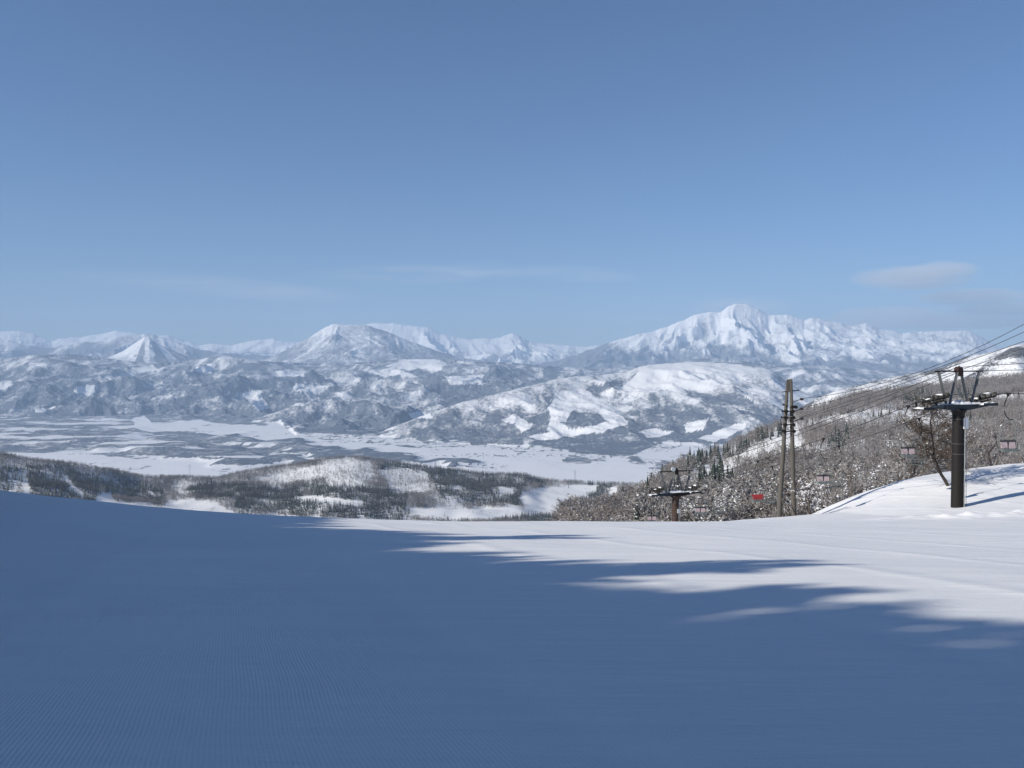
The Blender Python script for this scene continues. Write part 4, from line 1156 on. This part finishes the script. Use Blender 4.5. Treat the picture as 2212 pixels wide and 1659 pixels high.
for (ua, ub, v_) in ((1697, 1711, 889), (1696, 1712, 903), (1695, 1712, 918), (1693, 1713, 932), (1710, 1717, 880)):
    m_ = MB(); m_.tube([upt(ua, v_, -.2), upt(ub, v_ - 2, -.2)], .055, 6, 0)
    for q in (0, 1):
        c = upt(ua if q == 0 else ub, v_ - 1, -.22); m_.tube([c + Vector((0, -.16, 0)), c + Vector((0, .30, 0))], .15, 8, 0)
    m_.build('clamp', steel_dark, up)

# power lines running uphill to the right
for k, (v0, ve, vm) in enumerate(((866, 676, 812), (886, 697, 812), (906, 722, 812), (908, 737, 818))):
    P0 = at(1730, v0 - 5, 74.7)
    pts = []
    for t_ in np.linspace(0, 1, 40):
        x, y = P0.x + 46 * t_ * 1.0, P0.y - 30 * t_
        z3 = float(zr(ve)) * (P0.y - 30 * .328)
        q = .155 + .012 * k; zm = float(zr(vm)) * (P0.y - 30 * q) + .0
        # parabola through the pole, the point where it crosses the ridge and the edge of the picture
        a1 = (zm - P0.z) / q; a2 = (z3 - P0.z) / .328
        b2 = (a2 - a1) / (.328 - q); b1 = a1 - b2 * q
        tt_ = min(t_, .5); z = P0.z + b1 * tt_ + b2 * tt_ ** 2 + (t_ - tt_) * (b1 + b2)
        pts.append((x, y, z))
    m_ = MB(); m_.tube(pts, .024, 5, 0)
    tag(m_.build('power_line', cable, None, True), ['topmost power line climbing from the utility poles to the right', 'second power line from the top, right of the utility poles', 'third power line from the top, right of the utility poles', 'lowest and thinnest power line right of the utility poles'][k], 'power line', 'power lines from the utility poles')

# leaning larch behind the near pylon
def path_tree(P, seed, tr, nb, L0, sub, twigs, snow, tw, h):
    r = np.random.default_rng(seed)
    T, C = MB(), MB()
    P = np.array(P, float); n = len(P)
    T.tube(P, tr * (1 - np.linspace(0, 1, n)) ** .7 + tr * .12, 8, 0)
    def along(P, f):
        k = f * (len(P) - 1); i = min(int(k), len(P) - 2); return P[i] + (P[i + 1] - P[i]) * (k - i)
    for k in range(nb):
        f = .24 + .74 * (k + r.random()) / nb
        p0 = along(P, f); a = k * 2.4 + r.normal(0, .4); el = r.uniform(-.15, .75)
        d = np.array([math.cos(a) * math.cos(el), math.sin(a) * math.cos(el), math.sin(el)]); L = L0 * (1.15 - .7 * abs(f - .45)) * r.uniform(.55, 1.15)
        B = [p0]
        for q in range(4):
            d = unit(d + r.normal(0, .15, 3) + np.array([0, 0, .06])); B.append(B[-1] + d * L / 4)
        B = np.array(B); T.tube(B, np.linspace(tr * .30 * (1.15 - f), tr * .05, 5), 5, 0, False)
        for j in range(sub):
            g = .15 + .85 * (j + r.random()) / sub; q0 = along(B, g); dd = unit(d + r.normal(0, .6, 3)); l2 = L * .42 * (1.2 - .6 * g)
            S = np.array([q0, q0 + dd * l2 * .5, q0 + unit(dd + r.normal(0, .3, 3)) * l2]); C.tube(S, [tr * .06, tr * .04, tr * .02], 3, 1, False)
            for t_ in range(twigs):
                s0 = along(S, r.uniform(.1, 1)); e = unit(dd + r.normal(0, .8, 3)); ll = l2 * r.uniform(.2, .6); pr = unit(np.cross(e, r.normal(0, 1, 3))) * tw
                C.add([s0 - pr, s0 + pr, s0 + e * ll], [[0, 1, 2]], 1)
                if r.random() < snow:
                    c = s0 + e * ll * .5; s_ = r.uniform(.03, .09)
                    C.add([c + [s_, 0, 0], c + [0, s_, 0], c - [s_, 0, 0], c - [0, s_, 0], c + [0, 0, s_ * .7]], [[0, 1, 4], [1, 2, 4], [2, 3, 4], [3, 0, 4]], 2)
    return T, C
BL = hit(2049, 1049, 50, 90)
pix = [(2049, 1052), (2041, 1037), (2032, 1023), (2023, 1003), (2017, 985), (2018, 974), (2015, 955), (2012, 935), (2010, 914), (2013, 894), (2016, 880)]
pts = [at(u_, v_, BL.y + .12 * math.sin(i * 1.3)) - BL for i, (u_, v_) in enumerate(pix)]
t = empty('leaning_tree', BL[:]); tag(t, 'brown bare tree with a bent trunk leaning behind the near lift pylon', 'bare tree')
twig_brown = simple('brown_twigs', (.085, .062, .046), .9, 0, .4, 2)
T, C = path_tree(pts, 77, .13, 52, 2.7, 9, 17, .03, .019, 6)
T.build('trunk', simple('brown_bark', (.034, .025, .021), .9, 0, .35, 4), t); C.build('crown', [bark, twig_brown, rime], t)

# bare saplings and props by the utility poles
def sapling(u0, v0, tips, label, seed, tr=.06):
    b0 = hit(u0, v0, 50, 95)
    t = empty('sapling', b0[:]); tag(t, label, 'sapling')
    T, C = MB(), MB()
    for i, (ut, vt) in enumerate(tips):
        e = at(ut, vt, b0.y + .5 * math.sin(i * 2.1)) - b0
        mid = e * .5 + Vector((math.sin(i * 3 + seed) * .12, 0, .12))
        T1, C1 = path_tree([(0, 0, -.2), (0, 0, .05), tuple(mid * .5), tuple(mid), tuple(e * .8), tuple(e)], seed + i, tr, 8, .9, 4, 5, .5, .008, 3)
        for A, B in ((T, T1), (C, C1)):
            V, Fc, M = B.arrays(); A.V.append(V); A.F.append(Fc + A.n); A.M.append(M); A.n += len(V)
    T.build('trunk', bark, t); C.build('crown', TREE_MATS, t)
sapling(1748, 1093, [(1712, 1040), (1728, 1035), (1752, 1036), (1741, 1060)], 'bare forked sapling on the edge of the bank right of the utility poles', 31)
sapling(1776, 1084, [(1762, 1045), (1785, 1038)], 'small bare sapling just behind the snow bank below a pink chair', 41, .045)
for a, b_, rr_, nm, lb in (((1757, 1103), (1715, 1073), .045, 'stick', 'bare stick slanting from the snow bank towards the right utility pole'),
                           ((1709, 1114), (1684, 1070), .07, 'prop', 'slanting prop leaning between the feet of the utility poles')):
    p0, p1 = at(*a, 74.2), at(*b_, 74.6)
    m_ = MB(); mid = p0.lerp(p1, .5) + Vector((0, 0, -.08)); m_.tube([p0 + (p0 - p1) * .05, mid, p1], [rr_, rr_ * .8, rr_ * .5], 6, 0)
    tag(m_.build(nm, bark, None, True), lb, nm)

# transmission pylons on the plain
def mast(u_, vb, vt, Y, label):
    b0, e0 = at(u_, vb, Y), at(u_, vt, Y); H = (e0 - b0).length
    t = empty('transmission_pylon', b0[:], .4); tag(t, label, 'transmission pylon', 'transmission pylons on the plain')
    f = MB()
    for sx_, sy_ in ((-1, -1), (1, -1), (1, 1), (-1, 1)):
        f.tube([(sx_ * 2.6, sy_ * 2.6, -8), (sx_ * .8, sy_ * .8, H * .6), (sx_ * .3, sy_ * .3, H)], .16, 4, 0)
    for k in range(7):
        z0, z1 = H * k / 8, H * (k + 1) / 8; w0, w1 = 2.6 - 2.2 * k / 8, 2.6 - 2.2 * (k + 1) / 8
        for s_ in (-1, 1): f.tube([(-w0, s_ * w0, z0), (w1, s_ * w1, z1)], .09, 3, 0); f.tube([(w0, s_ * w0, z0), (-w1, s_ * w1, z1)], .09, 3, 0)
    f.build('lattice', galv, t)
    for z in (.70, .82, .93):
        c = MB(); c.tube([(-4.2, 0, H * z), (0, 0, H * z + .9), (4.2, 0, H * z)], .16, 4, 0); c.tube([(-4.2, 0, H * z), (4.2, 0, H * z)], .12, 4, 0); c.build('crossarm', galv, t)
mast(282, 1030, 1008, 2700, 'faint lattice transmission pylon at the left end of the plain')
mast(410, 1034, 1003, 2700, 'faint lattice transmission pylon left of the long wooded hill')
mast(1242, 1046, 1014, 2700, 'faint lattice transmission pylon left of the farther lift pylon')

# ---- small cloud over the right end of the range, beyond the haze
ca, cb = at(1800, 712, 36000), at(2290, 556, 36000)
m_ = MB(); cc = (ca + cb) / 2; cs = (cb.x - ca.x, 3600, cb.z - ca.z)
m_.box((0, 0, 0), (2, 2, 2)); cloud = m_.build('cloud', bpy.data.materials.new('cloud_vapour'))
cloud.location = cc; cloud.scale = (cs[0] / 2, cs[1] / 2, cs[2] / 2)
tag(cloud, 'small soft grey white cloud drifting above the right end of the snowy range', 'cloud')
cm_ = cloud.data.materials[0]; cm_.use_nodes = True; nt = cm_.node_tree; nt.nodes.remove(nt.nodes['Principled BSDF'])
tcn = N(nt, 'ShaderNodeTexCoord'); mp = N(nt, 'ShaderNodeMapping'); mp.inputs['Scale'].default_value = (1.5, 1.0, 2.6)
nt.links.new(tcn.outputs['Object'], mp.inputs['Vector'])
nn = noise_node(nt, 1.25, 5, .58, mp.outputs['Vector'])
sp_ = N(nt, 'ShaderNodeSeparateXYZ'); nt.links.new(tcn.outputs['Object'], sp_.inputs[0])
def blob(x, z, rx, rz):
    a = math_n(nt, 'POWER', math_n(nt, 'ABSOLUTE', math_n(nt, 'DIVIDE', math_n(nt, 'SUBTRACT', sp_.outputs['X'], x), rx)), 2.0)
    b_ = math_n(nt, 'POWER', math_n(nt, 'ABSOLUTE', math_n(nt, 'DIVIDE', math_n(nt, 'SUBTRACT', sp_.outputs['Z'], z), rz)), 2.0)
    c_ = math_n(nt, 'POWER', sp_.outputs['Y'], 2.0)
    return math_n(nt, 'SUBTRACT', 1.0, math_n(nt, 'ADD', math_n(nt, 'ADD', a, b_), c_))
bl = None
for q in ((-.30, .42, .62, .40), (-.05, .60, .34, .34), (.22, -.10, .56, .26), (.50, -.42, .48, .24), (-.50, -.70, .6, .40), (.05, -.78, .9, .30)):
    k = blob(*q); bl = k if bl is None else math_n(nt, 'MAXIMUM', bl, k)
dn = math_n(nt, 'ADD', math_n(nt, 'MULTIPLY', bl, .55), math_n(nt, 'SUBTRACT', nn.outputs['Fac'], .52))
dens = math_n(nt, 'MULTIPLY', ramp(nt, dn, -.08, .42), math_n(nt, 'MULTIPLY', ramp(nt, bl, 0.0, .30), 5.2e-4))
pv2 = nt.nodes.new('ShaderNodeVolumePrincipled'); pv2.inputs['Color'].default_value = (1, 1, 1, 1)
nt.links.new(dens, pv2.inputs['Density']); nt.links.new(pv2.outputs[0], nt.nodes['Material Output'].inputs['Volume'])
